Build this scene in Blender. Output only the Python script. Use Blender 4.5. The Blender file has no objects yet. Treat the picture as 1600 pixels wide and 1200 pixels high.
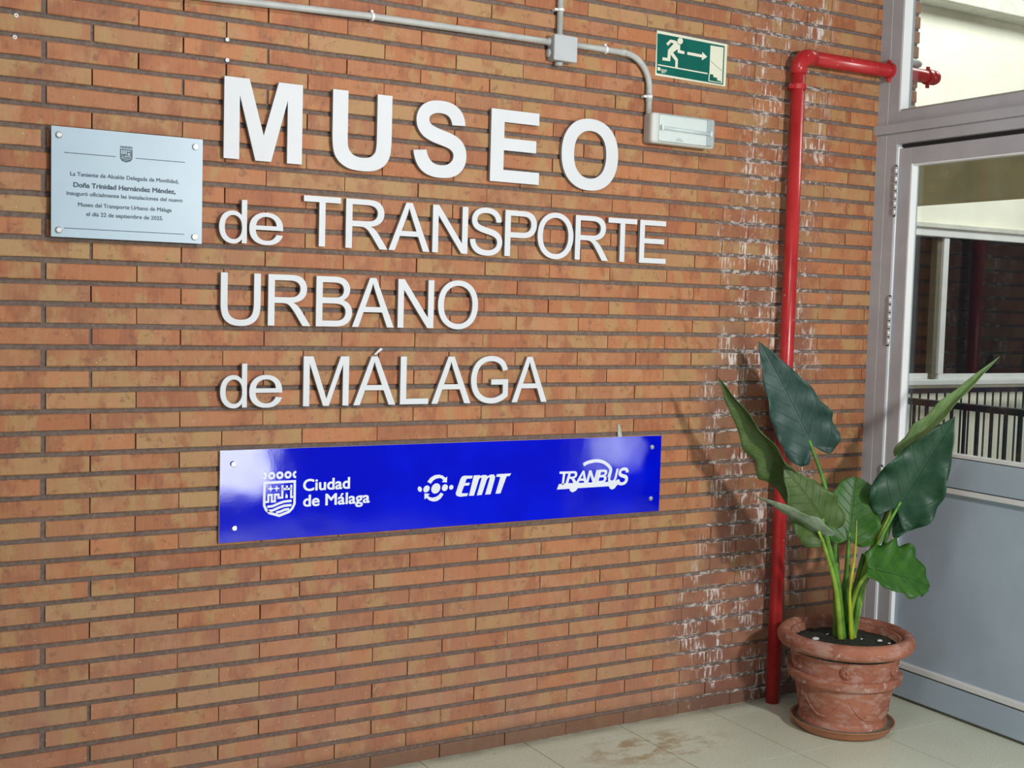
import bpy, bmesh, math, random
from mathutils import Vector, Matrix
from mathutils.geometry import tessellate_polygon

random.seed(7)
S = bpy.context.scene
COL = S.collection

# ------------------------------------------------------------------ camera
CAM = Vector((-0.6871, -3.5115, 1.5124))
cam_d = bpy.data.cameras.new('camera')
cam_d.sensor_width = 36.0
cam_d.lens = 42.616
cam_d.clip_start = 0.05
cam = bpy.data.objects.new('camera', cam_d)
COL.objects.link(cam)
aR = Vector((0.8641, -0.5025, 0.0278)).normalized()
aF = Vector((0.5032, 0.8617, -0.0656)).normalized()
aU = aR.cross(aF).normalized()
aR = aF.cross(aU).normalized()
cam.matrix_world = Matrix(((aR.x, aU.x, -aF.x, CAM.x), (aR.y, aU.y, -aF.y, CAM.y), (aR.z, aU.z, -aF.z, CAM.z), (0, 0, 0, 1)))
S.camera = cam

# ------------------------------------------------------------------ light
S.view_settings.view_transform = 'Standard'
S.view_settings.look = 'None'
S.view_settings.gamma = 1.0
S.view_settings.use_curve_mapping = False
S.view_settings.exposure = 0.0
W = bpy.data.worlds.new('world')
S.world = W
W.use_nodes = True
W.node_tree.nodes['Background'].inputs[0].default_value = (0.86, 0.93, 1.0, 1)
W.node_tree.nodes['Background'].inputs[1].default_value = 0.10

def area(name, loc, target, sx, sy, power, col=(1, 1, 1), shape='RECTANGLE'):
    l = bpy.data.lights.new(name, 'AREA')
    l.shape = shape
    l.size = sx
    l.size_y = sy
    l.energy = power
    l.color = col
    o = bpy.data.objects.new(name, l)
    COL.objects.link(o)
    o.location = loc
    o.rotation_euler = (Vector(target) - Vector(loc)).to_track_quat('-Z', 'Y').to_euler()
    return o

# daylight openings of the entrance hall behind the camera, and its ceiling lamps
area('hall_spot_lamp', (1.80, -4.0, 2.20), (1.9, 0, 1.1), 0.24, 0.24, 90, (1.0, 0.985, 0.96), 'DISK')
area('hall_low_window', (1.64, -4.2, 0.58), (1.64, 0, 0.8), 0.66, 0.66, 27, (0.93, 0.97, 1.0))
area('hall_side_opening', (4.9, -4.2, 1.40), (2.6, 0, 1.2), 0.40, 2.2, 16, (1.0, 0.97, 0.92))
area('hall_ceiling_lamp', (0.55, -1.9, 3.25), (0.75, -0.2, 1.5), 1.3, 0.2, 20, (1.0, 0.97, 0.93))
area('hall_left_opening', (-3.2, -1.8, 1.6), (3.0, -0.5, 0.8), 1.4, 2.2, 14, (0.78, 0.90, 1.0))
area('courtyard_daylight', (5.4, -0.3, 4.6), (6.0, 2.0, 1.8), 2.0, 1.2, 150, (1.0, 0.99, 0.96))

# ------------------------------------------------------------------ node helpers
class NT:
    def __init__(s, name):
        s.m = bpy.data.materials.new(name)
        s.m.use_nodes = True
        s.t = s.m.node_tree
        s.b = s.t.nodes['Principled BSDF']
    def n(s, typ, **kw):
        x = s.t.nodes.new(typ)
        for k, v in kw.items():
            if k == 'ins':
                for a, b in v.items():
                    s.put(x, a, b)
            else:
                setattr(x, k, v)
        return x
    def put(s, node, key, v):
        if isinstance(v, bpy.types.NodeSocket):
            s.t.links.new(v, node.inputs[key])
        else:
            node.inputs[key].default_value = v
    def math(s, op, a, b=0.0, c=0.0, clamp=False):
        x = s.n('ShaderNodeMath', operation=op, use_clamp=clamp)
        s.put(x, 0, a)
        s.put(x, 1, b)
        s.put(x, 2, c)
        return x.outputs[0]
    def mix(s, f, a, b, mode='MIX'):
        x = s.n('ShaderNodeMix', data_type='RGBA', blend_type=mode)
        s.put(x, 0, f)
        s.put(x, 6, a if isinstance(a, bpy.types.NodeSocket) else (*a, 1))
        s.put(x, 7, b if isinstance(b, bpy.types.NodeSocket) else (*b, 1))
        return x.outputs[2]
    def step(s, v, lo, hi, o0=0.0, o1=1.0):
        x = s.n('ShaderNodeMapRange', interpolation_type='SMOOTHSTEP')
        s.put(x, 0, v)
        for i, q in enumerate((lo, hi, o0, o1)):
            s.put(x, i + 1, q)
        return x.outputs[0]
    def noise(s, vec, scale, detail=3.0, rough=0.55):
        x = s.n('ShaderNodeTexNoise')
        s.put(x, 'Vector', vec)
        x.inputs['Scale'].default_value = scale
        x.inputs['Detail'].default_value = detail
        x.inputs['Roughness'].default_value = rough
        return x
    def vmul(s, vec, xyz):
        x = s.n('ShaderNodeVectorMath', operation='MULTIPLY')
        s.put(x, 0, vec)
        s.put(x, 1, xyz)
        return x.outputs[0]
    def vadd(s, a, b):
        x = s.n('ShaderNodeVectorMath', operation='ADD')
        s.put(x, 0, a)
        s.put(x, 1, b)
        return x.outputs[0]
    def pos(s):
        return s.n('ShaderNodeNewGeometry').outputs['Position']
    def obj(s):
        return s.n('ShaderNodeTexCoord').outputs['Object']
    def sep(s, v):
        x = s.n('ShaderNodeSeparateXYZ')
        s.put(x, 0, v)
        return x.outputs
    def comb(s, a, b, c):
        x = s.n('ShaderNodeCombineXYZ')
        s.put(x, 0, a)
        s.put(x, 1, b)
        s.put(x, 2, c)
        return x.outputs[0]
    def ramp(s, f, stops):
        x = s.n('ShaderNodeValToRGB')
        s.put(x, 0, f)
        el = x.color_ramp.elements
        while len(el) < len(stops):
            el.new(0.5)
        for e, (p, c) in zip(el, stops):
            e.position = p
            e.color = (*c, 1)
        return x.outputs[0]
    def bump(s, h, strength=0.3, dist=0.002):
        x = s.n('ShaderNodeBump')
        x.inputs['Strength'].default_value = strength
        x.inputs['Distance'].default_value = dist
        s.put(x, 'Height', h)
        s.put(s.b, 'Normal', x.outputs[0])
    def out(s, col=None, rough=None, **kw):
        if col is not None:
            s.put(s.b, 'Base Color', col if isinstance(col, bpy.types.NodeSocket) else (*col, 1))
        if rough is not None:
            s.put(s.b, 'Roughness', rough)
        for k, v in kw.items():
            s.put(s.b, k.replace('_', ' '), v)
        return s.m

def paint(name, col, rough=0.45, var=0.06, scale=9.0, metal=0.0, bump=0.0, spec=0.5):
    t = NT(name)
    nz = t.noise(t.pos(), scale, 4.0)
    f = t.step(nz.outputs[0], 0.3, 0.7)
    c = t.mix(f, tuple(max(0, v * (1 - var)) for v in col), tuple(min(1, v * (1 + var)) for v in col))
    if bump:
        t.bump(t.noise(t.pos(), 220, 2).outputs[0], bump, 0.001)
    t.put(t.b, 'Metallic', metal)
    t.put(t.b, 'Specular IOR Level', spec)
    return t.out(c, rough)

U = 0.0595           # one brick course
ZF = 37.85           # courses from the reference joint down to the floor
BL = 0.24963         # brick length with its joint
XC = 3.0206          # plane of the door

def wall_coords(t):
    x, y, z = t.sep(t.pos())[:3]
    k = t.math('SUBTRACT', ZF, t.math('DIVIDE', z, U))
    r = t.math('FLOOR', k)
    par = t.math('FLOORED_MODULO', r, 2.0)
    c = t.math('FLOOR', t.math('SUBTRACT', t.math('DIVIDE', x, BL), t.math('MULTIPLY', par, 0.5)))
    return x, z, k, r, c

def salt_zone(t, x, z):
    """where lime salts have bled out of the wall, both sides of the riser"""
    nz = t.noise(t.pos(), 3.0, 3.0)
    w = t.math('MULTIPLY', t.math('SUBTRACT', nz.outputs[0], 0.5), 0.40)
    xx = t.math('ADD', x, w)
    low = t.step(z, 0.25, 0.95, 1.0, 0.0)
    high = t.step(z, 1.75, 2.25)
    xl = t.math('SUBTRACT', t.math('ADD', 2.19, t.math('MULTIPLY', high, 0.10)), t.math('MULTIPLY', low, 0.12))
    a = t.step(t.math('SUBTRACT', xx, xl), -0.05, 0.12)
    b = t.step(xx, 2.66, 2.82, 1.0, 0.0)
    return t.math('MULTIPLY', a, b)

def brick_material():
    t = NT('fired_brick')
    x, z, k, r, c = wall_coords(t)
    wn = t.n('ShaderNodeTexWhiteNoise', noise_dimensions='2D')
    idv = t.comb(c, r, 0.0)
    t.put(wn, 'Vector', idv)
    rnd = wn.outputs['Value']
    base = t.ramp(rnd, [(0.0, (0.36, 0.125, 0.050)), (0.22, (0.47, 0.165, 0.058)), (0.42, (0.42, 0.178, 0.074)),
                        (0.60, (0.50, 0.190, 0.070)), (0.78, (0.38, 0.160, 0.072)), (0.88, (0.44, 0.220, 0.090)), (0.965, (0.46, 0.285, 0.120)), (1.0, (0.52, 0.20, 0.075))])
    off = t.vmul(wn.outputs['Color'], (31.0, 17.0, 23.0))
    p = t.vadd(t.pos(), off)
    # tan and rusty clouds inside each brick, stood upright by the extruder
    cl = t.noise(t.vmul(p, (1.0, 1.0, 0.45)), 12.0, 4.0, 0.62)
    tan = t.step(cl.outputs[0], 0.50, 0.60)
    base = t.mix(t.math('MULTIPLY', tan, 0.78), base, (0.44, 0.275, 0.105))
    cl2 = t.noise(t.vmul(p, (1.0, 1.0, 0.6)), 10.0, 4.0, 0.6)
    red = t.step(cl2.outputs[0], 0.51, 0.62)
    base = t.mix(t.math('MULTIPLY', red, 0.70), base, (0.31, 0.088, 0.036))
    cl3 = t.noise(t.vmul(p, (1.0, 1.0, 0.8)), 8.0, 4.0, 0.65)
    base = t.mix(t.step(cl3.outputs[0], 0.54, 0.64, 0.0, 0.55), base, (0.52, 0.26, 0.13))
    # drag lines
    st = t.noise(t.vmul(p, (1.0, 1.0, 0.05)), 170.0, 2.0)
    base = t.mix(t.step(st.outputs[0], 0.3, 0.7, 0.0, 0.15), base, (0.60, 0.31, 0.17))
    gr = t.noise(p, 420.0, 2.0)
    base = t.mix(t.step(gr.outputs[0], 0.35, 0.65, 0.20, 0.0), base, (0.17, 0.065, 0.035))
    # brown grime blots
    gb = t.noise(p, 34.0, 4.0, 0.7)
    base = t.mix(t.step(gb.outputs[0], 0.57, 0.68, 0.0, 0.6), base, (0.19, 0.08, 0.045))
    # dusty, mop-splashed foot of the wall; its darker tone also paints light falloff
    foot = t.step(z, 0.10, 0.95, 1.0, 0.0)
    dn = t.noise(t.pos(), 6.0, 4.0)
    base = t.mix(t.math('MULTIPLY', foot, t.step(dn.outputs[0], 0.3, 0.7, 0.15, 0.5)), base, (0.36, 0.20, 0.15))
    sp = t.n('ShaderNodeTexVoronoi', ins={'Vector': t.pos(), 'Scale': 62.0})
    on = t.math('LESS_THAN', sp.outputs['Distance'], 0.085)
    pick = t.math('GREATER_THAN', t.sep(sp.outputs['Color'])[0], t.step(z, 0.0, 0.75, 0.30, 0.93))
    base = t.mix(t.math('MULTIPLY', t.math('MULTIPLY', on, pick), 0.8), base, (0.75, 0.70, 0.65))
    # lime salts
    zone = salt_zone(t, x, z)
    damp = t.noise(t.pos(), 5.0, 3.0)
    wet = t.math('MULTIPLY', t.step(z, 0.9, 2.1, 0.80, 0.28), t.step(damp.outputs[0], 0.32, 0.58, 0.35, 1.0))
    base = t.mix(t.math('MULTIPLY', zone, wet), base, (0.20, 0.085, 0.060))
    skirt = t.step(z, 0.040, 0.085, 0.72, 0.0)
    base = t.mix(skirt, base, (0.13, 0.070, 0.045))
    patch = t.noise(t.vmul(t.pos(), (1.0, 1.0, 0.8)), 9.0, 4.0, 0.65)
    run = t.noise(t.vmul(t.pos(), (1.0, 1.0, 0.12)), 85.0, 3.0, 0.65)
    s1 = t.math('MULTIPLY', t.step(patch.outputs[0], 0.49, 0.60), t.step(run.outputs[0], 0.49, 0.60))
    fk = t.math('FRACT', k)
    edge = t.math('MAXIMUM', t.step(fk, 0.13, 0.21, 1.0, 0.0), t.step(fk, 0.80, 0.88))
    rag = t.noise(t.pos(), 70.0, 4.0, 0.7)
    s2 = t.math('MULTIPLY', t.math('MULTIPLY', edge, t.step(rag.outputs[0], 0.44, 0.55)), t.step(patch.outputs[0], 0.46, 0.57))
    salt = t.math('MULTIPLY', zone, t.math('MAXIMUM', s1, s2))
    base = t.mix(t.math('MULTIPLY', salt, 0.85), base, (0.80, 0.74, 0.70))
    h = t.math('ADD', t.math('MULTIPLY', st.outputs[0], 0.5), t.math('ADD', gr.outputs[0], t.math('MULTIPLY', salt, 1.5)))
    t.bump(h, 0.35, 0.0012)
    return t.out(base, 0.62)

def mortar_material():
    t = NT('lime_mortar')
    x, z, k, r, c = wall_coords(t)
    nz = t.noise(t.pos(), 90.0, 4.0, 0.7)
    big = t.noise(t.pos(), 5.0, 3.0)
    col = t.mix(t.step(nz.outputs[0], 0.3, 0.7), (0.125, 0.088, 0.072), (0.215, 0.158, 0.130))
    col = t.mix(t.step(big.outputs[0], 0.4, 0.7, 0.0, 0.4), col, (0.16, 0.13, 0.12))
    zone = salt_zone(t, x, z)
    rag = t.noise(t.vmul(t.pos(), (1.0, 1.0, 2.0)), 36.0, 4.0, 0.7)
    s = t.math('MULTIPLY', zone, t.step(rag.outputs[0], 0.50, 0.60))
    col = t.mix(t.math('MULTIPLY', s, 0.62), col, (0.70, 0.66, 0.62))
    t.bump(nz.outputs[0], 0.45, 0.003)
    return t.out(col, 0.9)

def floor_material():
    t = NT('terrazzo')
    p = t.pos()
    x, y, z = t.sep(p)[:3]
    fine = t.noise(p, 160.0, 3.0, 0.7)
    mid = t.noise(p, 7.0, 4.0)
    col = t.mix(t.step(fine.outputs[0], 0.3, 0.7), (0.50, 0.545, 0.43), (0.72, 0.77, 0.63))
    col = t.mix(t.step(mid.outputs[0], 0.35, 0.7, 0.0, 0.35), col, (0.58, 0.58, 0.43))
    # rust stain left by standing water
    dx = t.math('DIVIDE', t.math('SUBTRACT', x, 1.83), 0.36)
    dy = t.math('DIVIDE', t.math('SUBTRACT', y, -0.235), 0.17)
    d = t.math('SQRT', t.math('ADD', t.math('MULTIPLY', dx, dx), t.math('MULTIPLY', dy, dy)))
    rn = t.noise(t.vmul(p, (1.0, 1.6, 1.0)), 9.0, 5.0, 0.65)
    f = t.math('MULTIPLY', t.step(d, 0.35, 1.1, 1.0, 0.0), t.step(rn.outputs[0], 0.44, 0.62))
    col = t.mix(t.math('MULTIPLY', f, 0.75), col, (0.33, 0.215, 0.085))
    # mottled darker strip along the wall
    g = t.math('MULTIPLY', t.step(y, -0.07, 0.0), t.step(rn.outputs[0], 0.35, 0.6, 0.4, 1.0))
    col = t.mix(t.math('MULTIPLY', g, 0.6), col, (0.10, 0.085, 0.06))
    sp = t.n('ShaderNodeTexVoronoi', ins={'Vector': p, 'Scale': 16.0})
    on = t.math('MULTIPLY', t.math('LESS_THAN', sp.outputs['Distance'], 0.05), t.math('GREATER_THAN', t.sep(sp.outputs['Color'])[0], 0.8))
    col = t.mix(on, col, (0.06, 0.05, 0.04))
    return t.out(col, 0.38)

def glass_material(name, tint=(1, 1, 1), gloss=0.07, rough=0.0):
    t = NT(name)
    t.t.nodes.remove(t.b)
    tr = t.n('ShaderNodeBsdfTransparent', ins={'Color': (*tint, 1)})
    gl = t.n('ShaderNodeBsdfGlossy', ins={'Color': (1, 1, 1, 1), 'Roughness': rough})
    nz = t.noise(t.pos(), 14.0, 3.0)
    fr = t.n('ShaderNodeFresnel', ins={'IOR': 1.33})
    f = t.math('ADD', t.math('MULTIPLY', fr.outputs[0], 0.4), t.step(nz.outputs[0], 0.3, 0.8, gloss * 0.6, gloss))
    mx = t.n('ShaderNodeMixShader')
    t.put(mx, 0, f)
    t.put(mx, 1, tr.outputs[0])
    t.put(mx, 2, gl.outputs[0])
    t.t.links.new(mx.outputs[0], t.t.nodes['Material Output'].inputs[0])
    return t.m

def terracotta_material():
    t = NT('terracotta')
    p = t.pos()
    n1 = t.noise(p, 7.0, 4.0, 0.65)
    n2 = t.noise(t.vmul(p, (1, 1, 2.5)), 14.0, 5.0, 0.7)
    col = t.mix(t.step(n1.outputs[0], 0.35, 0.65), (0.265, 0.088, 0.050), (0.37, 0.138, 0.080))
    col = t.mix(t.step(n2.outputs[0], 0.47, 0.62, 0.0, 0.75), col, (0.42, 0.25, 0.20))
    n3 = t.noise(p, 22.0, 4.0, 0.7)
    col = t.mix(t.step(n3.outputs[0], 0.60, 0.70, 0.0, 0.7), col, (0.60, 0.47, 0.42))
    t.bump(t.noise(p, 120, 3).outputs[0], 0.25, 0.002)
    return t.out(col, 0.8)

def leaf_material(name, a, b, vein, rough=0.42):
    t = NT(name)
    uv = t.n('ShaderNodeUVMap', uv_map='leaf').outputs[0]
    u, v, _ = t.sep(uv)[:3]
    av = t.math('ABSOLUTE', v)
    nz = t.noise(t.pos(), 26.0, 3.0)
    col = t.mix(t.step(nz.outputs[0], 0.3, 0.7), a, b)
    sv = t.math('FRACT', t.math('MULTIPLY', t.math('SUBTRACT', u, t.math('MULTIPLY', av, 0.34)), 7.0))
    side = t.math('SUBTRACT', 1.0, t.step(t.math('ABSOLUTE', t.math('SUBTRACT', sv, 0.5)), 0.0, 0.07))
    midr = t.step(av, 0.02, 0.05, 1.0, 0.0)
    f = t.math('MAXIMUM', t.math('MULTIPLY', side, 0.55), midr)
    col = t.mix(t.math('MULTIPLY', f, 0.40), col, vein)
    t.bump(t.math('MULTIPLY', f, -1.0), 0.6, 0.003)
    tl = t.n('ShaderNodeBsdfTranslucent')
    t.put(tl, 'Color', t.mix(0.5, col, (0.22, 0.42, 0.05)))
    mx = t.n('ShaderNodeMixShader', ins={0: 0.22})
    t.put(mx, 1, t.b.outputs[0])
    t.put(mx, 2, tl.outputs[0])
    t.t.links.new(mx.outputs[0], t.t.nodes['Material Output'].inputs[0])
    return t.out(col, rough)

MB = brick_material()
MM = mortar_material()
MF = floor_material()
M = dict(
    white=paint('white_acrylic', (0.72, 0.745, 0.775), 0.55, 0.02),
    letter_edge=paint('letter_edge', (0.30, 0.29, 0.30), 0.6, 0.05),
    ink=paint('dark_ink', (0.035, 0.07, 0.10), 0.5, 0.1),
    plaque=paint('frosted_plate', (0.44, 0.58, 0.68), 0.35, 0.04, 5.0),
    plaque_edge=paint('plate_edge', (0.66, 0.74, 0.70), 0.25, 0.03),
    steel=paint('brushed_steel', (0.62, 0.62, 0.62), 0.28, 0.15, 160.0, 0.9),
    print_white=paint('print_white', (0.80, 0.84, 0.92), 0.35, 0.02),
    conduit=paint('conduit_grey', (0.48, 0.50, 0.48), 0.45, 0.08, 20.0),
    box=paint('box_grey', (0.50, 0.53, 0.55), 0.5, 0.05),
    red=None,
    cream_sign=paint('glow_cream', (0.74, 0.75, 0.60), 0.75, 0.03, spec=0.2),
    green_sign=paint('sign_green', (0.004, 0.115, 0.090), 0.75, 0.1, 12.0, spec=0.15),
    lamp_body=paint('lamp_plastic', (0.66, 0.67, 0.63), 0.4, 0.03),
    lamp_white=paint('lamp_reflector', (0.80, 0.82, 0.80), 0.35, 0.02),
    tube=paint('lamp_tube', (0.72, 0.78, 0.78), 0.2, 0.02),
    door=paint('door_paint', (0.44, 0.445, 0.475), 0.40, 0.06, 7.0),
    door_blue=paint('door_panel_paint', (0.38, 0.465, 0.545), 0.42, 0.07, 4.0, bump=0.05),
    bead=paint('white_and_lit_bead', (0.84, 0.86, 0.88), 0.4, 0.02),  # whiteness paints frontal light onto grey door beads; clips and plugs are white
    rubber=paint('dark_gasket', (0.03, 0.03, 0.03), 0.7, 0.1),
    hinge=paint('hinge_steel', (0.62, 0.64, 0.65), 0.35, 0.08, 60.0, 0.4),
    cream=paint('cream_render', (0.82, 0.81, 0.68), 0.85, 0.05, 3.0),
    concrete=paint('concrete_ledge', (0.60, 0.60, 0.53), 0.85, 0.1, 8.0),
    beam=paint('shaded_cream_beam', (0.50, 0.43, 0.24), 0.8, 0.1, 5.0),  # tan holds the shade on a cream beam
    far_frame=paint('window_frame_white', (0.72, 0.73, 0.72), 0.5, 0.04),
    olive=paint('olive_gasket', (0.12, 0.11, 0.075), 0.6, 0.1),
    black=paint('black_rail_paint', (0.008, 0.010, 0.022), 0.55, 0.1),
    dim_red=paint('reflected_dull_red', (0.35, 0.03, 0.05), 0.6, 0.1),
    terracotta=terracotta_material(),
    saucer=paint('plastic_saucer', (0.38, 0.15, 0.075), 0.5, 0.07, 14.0),
    saucer_in=paint('dirty_saucer_inside', (0.12, 0.10, 0.075), 0.7, 0.3, 20.0),
    pebble=paint('pebble', (0.65, 0.66, 0.64), 0.5, 0.1, 40.0),
    stem=paint('stem_green', (0.10, 0.26, 0.035), 0.4, 0.35, 18.0),
    stem_light=paint('stem_light_green', (0.26, 0.40, 0.05), 0.4, 0.25, 18.0),
    shoot=paint('shoot_yellow_green', (0.42, 0.52, 0.04), 0.4, 0.15, 20.0),
    glass=glass_material('door_glass', (0.93, 0.96, 0.95), 0.025),
    dark_glass=glass_material('tinted_glass', (0.27, 0.25, 0.33), 0.08),
    cover=glass_material('clear_cover', (0.93, 0.97, 0.97), 0.05, 0.08),
    leaf_dark=leaf_material('leaf_blue_green', (0.022, 0.065, 0.055), (0.045, 0.105, 0.085), (0.08, 0.14, 0.11), 0.5),
    leaf_deep=leaf_material('leaf_deep_green', (0.012, 0.06, 0.028), (0.03, 0.10, 0.05), (0.04, 0.11, 0.05), 0.46),
    leaf_mid=leaf_material('leaf_green', (0.025, 0.115, 0.008), (0.05, 0.17, 0.014), (0.02, 0.07, 0.01), 0.45),
    leaf_olive=leaf_material('leaf_olive', (0.060, 0.115, 0.022), (0.095, 0.160, 0.036), (0.04, 0.08, 0.015), 0.5),
    leaf_pale=leaf_material('leaf_pale', (0.19, 0.27, 0.17), (0.30, 0.38, 0.27), (0.12, 0.2, 0.1), 0.5),
    leaf_light=leaf_material('leaf_light_green', (0.19, 0.34, 0.11), (0.28, 0.44, 0.18), (0.05, 0.12, 0.03), 0.45),
)
def red_material():
    t = NT('red_gloss_paint')
    p = t.pos()
    n1 = t.noise(p, 6.0, 4.0)
    col = t.mix(t.step(n1.outputs[0], 0.35, 0.65), (0.40, 0.014, 0.017), (0.52, 0.032, 0.034))
    n2 = t.noise(p, 60.0, 3.0)
    col = t.mix(t.step(n2.outputs[0], 0.70, 0.74, 0.0, 0.8), col, (0.6, 0.45, 0.42))
    t.bump(t.noise(p, 150, 2).outputs[0], 0.12, 0.001)
    return t.out(col, 0.28)
M['red'] = red_material()
def blue_material():
    t = NT('blue_gloss_panel')
    p = t.pos()
    n1 = t.noise(p, 170.0, 3.0, 0.7)
    n2 = t.noise(p, 4.5, 2.0)
    col = t.mix(t.step(n2.outputs[0], 0.35, 0.7), (0.0005, 0.004, 0.60), (0.001, 0.008, 0.74))
    h = t.math('ADD', t.math('MULTIPLY', n1.outputs[0], 0.05), n2.outputs[0])
    t.bump(h, 0.25, 0.006)
    return t.out(col, 0.05)
M['blue'] = blue_material()
def soil_material():
    t = NT('potting_soil')
    n = t.noise(t.pos(), 70.0, 5.0, 0.75)
    col = t.mix(t.step(n.outputs[0], 0.35, 0.7), (0.008, 0.010, 0.008), (0.045, 0.05, 0.035))
    t.bump(n.outputs[0], 1.0, 0.01)
    return t.out(col, 0.9)
M['soil'] = soil_material()
def reflected_brick_material():
    t = NT('reflected_brick')
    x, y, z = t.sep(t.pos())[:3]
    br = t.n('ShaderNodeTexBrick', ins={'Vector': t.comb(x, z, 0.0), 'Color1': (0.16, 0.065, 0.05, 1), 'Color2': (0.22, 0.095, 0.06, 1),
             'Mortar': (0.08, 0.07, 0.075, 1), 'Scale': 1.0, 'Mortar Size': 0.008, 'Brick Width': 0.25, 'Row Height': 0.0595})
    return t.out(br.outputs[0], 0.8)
M['reflected_brick'] = reflected_brick_material()

# ------------------------------------------------------------------ mesh helpers
def link(name, me, mat=None, parent=None):
    o = bpy.data.objects.new(name, me)
    COL.objects.link(o)
    if mat is not None and me is not None:
        me.materials.append(mat)
    if parent is not None:
        o.parent = parent
        o.matrix_parent_inverse = Matrix.Translation(parent.location).inverted()
    return o

def tag(o, label=None, cat=None, group=None, kind=None):
    for k, v in (('label', label), ('category', cat), ('group', group), ('kind', kind)):
        if v:
            o[k] = v
    return o

def empty(name, loc, label=None, cat=None, group=None, kind=None):
    o = bpy.data.objects.new(name, None)
    o.empty_display_size = 0.05
    COL.objects.link(o)
    o.location = loc
    return tag(o, label, cat, group, kind)

def bm_mesh(name, bm, smooth=False):
    bmesh.ops.recalc_face_normals(bm, faces=bm.faces)
    me = bpy.data.meshes.new(name)
    bm.to_mesh(me)
    bm.free()
    if smooth:
        me.polygons.foreach_set('use_smooth', [True] * len(me.polygons))
    return me

def add_box(bm, x0, x1, y0, y1, z0, z1, bev=0.0, seg=2):
    b2 = bmesh.new()
    bmesh.ops.create_cube(b2, size=1.0)
    for v in b2.verts:
        v.co = Vector(((x0 + x1) / 2 + v.co.x * abs(x1 - x0), (y0 + y1) / 2 + v.co.y * abs(y1 - y0), (z0 + z1) / 2 + v.co.z * abs(z1 - z0)))
    if bev:
        bmesh.ops.bevel(b2, geom=list(b2.edges), offset=bev, segments=seg, affect='EDGES', profile=0.5)
    me = bpy.data.meshes.new('tmp')
    b2.to_mesh(me)
    b2.free()
    bm.from_mesh(me)
    bpy.data.meshes.remove(me)

def box(name, x0, x1, y0, y1, z0, z1, mat, parent=None, bev=0.002, seg=2):
    bm = bmesh.new()
    add_box(bm, x0, x1, y0, y1, z0, z1, bev, seg)
    return link(name, bm_mesh(name, bm), mat, parent)

def catmull(pts, n=8):
    P = [Vector(p) for p in pts]
    out = []
    for i in range(len(P) - 1):
        p0 = P[max(i - 1, 0)]
        p1, p2 = P[i], P[i + 1]
        p3 = P[min(i + 2, len(P) - 1)]
        for j in range(n):
            t = j / n
            out.append(0.5 * ((2 * p1) + (p2 - p0) * t + (2 * p0 - 5 * p1 + 4 * p2 - p3) * t * t + (3 * p1 - p0 - 3 * p2 + p3) * t ** 3))
    out.append(P[-1])
    return out

def tube_bm(bm, pts, rad, seg=14, cap=True):
    pts = [Vector(p) for p in pts]
    if not isinstance(rad, (list, tuple)):
        rad = [rad] * len(pts)
    rings = []
    ref = None
    for i, p in enumerate(pts):
        d = (pts[min(i + 1, len(pts) - 1)] - pts[max(i - 1, 0)]).normalized()
        if ref is None:
            ref = d.orthogonal().normalized()
        ref = (ref - d * ref.dot(d)).normalized()
        b = d.cross(ref)
        rings.append([bm.verts.new(p + (ref * math.cos(a) + b * math.sin(a)) * rad[i]) for a in [2 * math.pi * j / seg for j in range(seg)]])
    for a, b in zip(rings, rings[1:]):
        for j in range(seg):
            bm.faces.new((a[j], a[(j + 1) % seg], b[(j + 1) % seg], b[j]))
    if cap:
        bm.faces.new(rings[0])
        bm.faces.new(rings[-1])

def tube(name, pts, rad, mat, parent=None, seg=14):
    bm = bmesh.new()
    tube_bm(bm, pts, rad, seg)
    me = bm_mesh(name, bm, True)
    return link(name, me, mat, parent)

def lathe_bm(bm, c, prof, seg=48, axis='z', closed=False):
    rings = []
    for r, h in prof:
        ring = []
        for j in range(seg):
            a = 2 * math.pi * j / seg
            q = (r * math.cos(a), r * math.sin(a), h)
            if axis == 'y':
                q = (q[0], q[2], q[1])
            elif axis == 'x':
                q = (q[2], q[0], q[1])
            ring.append(bm.verts.new((c[0] + q[0], c[1] + q[1], c[2] + q[2])))
        rings.append(ring)
    pairs = list(zip(rings, rings[1:]))
    if closed:
        pairs.append((rings[-1], rings[0]))
    for a, b in pairs:
        for j in range(seg):
            bm.faces.new((a[j], a[(j + 1) % seg], b[(j + 1) % seg], b[j]))
    if not closed:
        for r_, ring in ((prof[0][0], rings[0]), (prof[-1][0], rings[-1])):
            if r_ > 1e-5:
                bm.faces.new(ring)
            else:
                bmesh.ops.remove_doubles(bm, verts=ring, dist=1e-6)

def lathe(name, c, prof, mat, parent=None, seg=48, axis='z', closed=False, smooth=True):
    bm = bmesh.new()
    lathe_bm(bm, c, prof, seg, axis, closed)
    return link(name, bm_mesh(name, bm, smooth), mat, parent)

def area2(c):
    return sum(c[i][0] * c[(i + 1) % len(c)][1] - c[(i + 1) % len(c)][0] * c[i][1] for i in range(len(c))) / 2

def inside(p, c):
    r = False
    j = len(c) - 1
    for i in range(len(c)):
        if (c[i][1] > p[1]) != (c[j][1] > p[1]) and p[0] < (c[j][0] - c[i][0]) * (p[1] - c[i][1]) / (c[j][1] - c[i][1]) + c[i][0]:
            r = not r
        j = i
    return r

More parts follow.
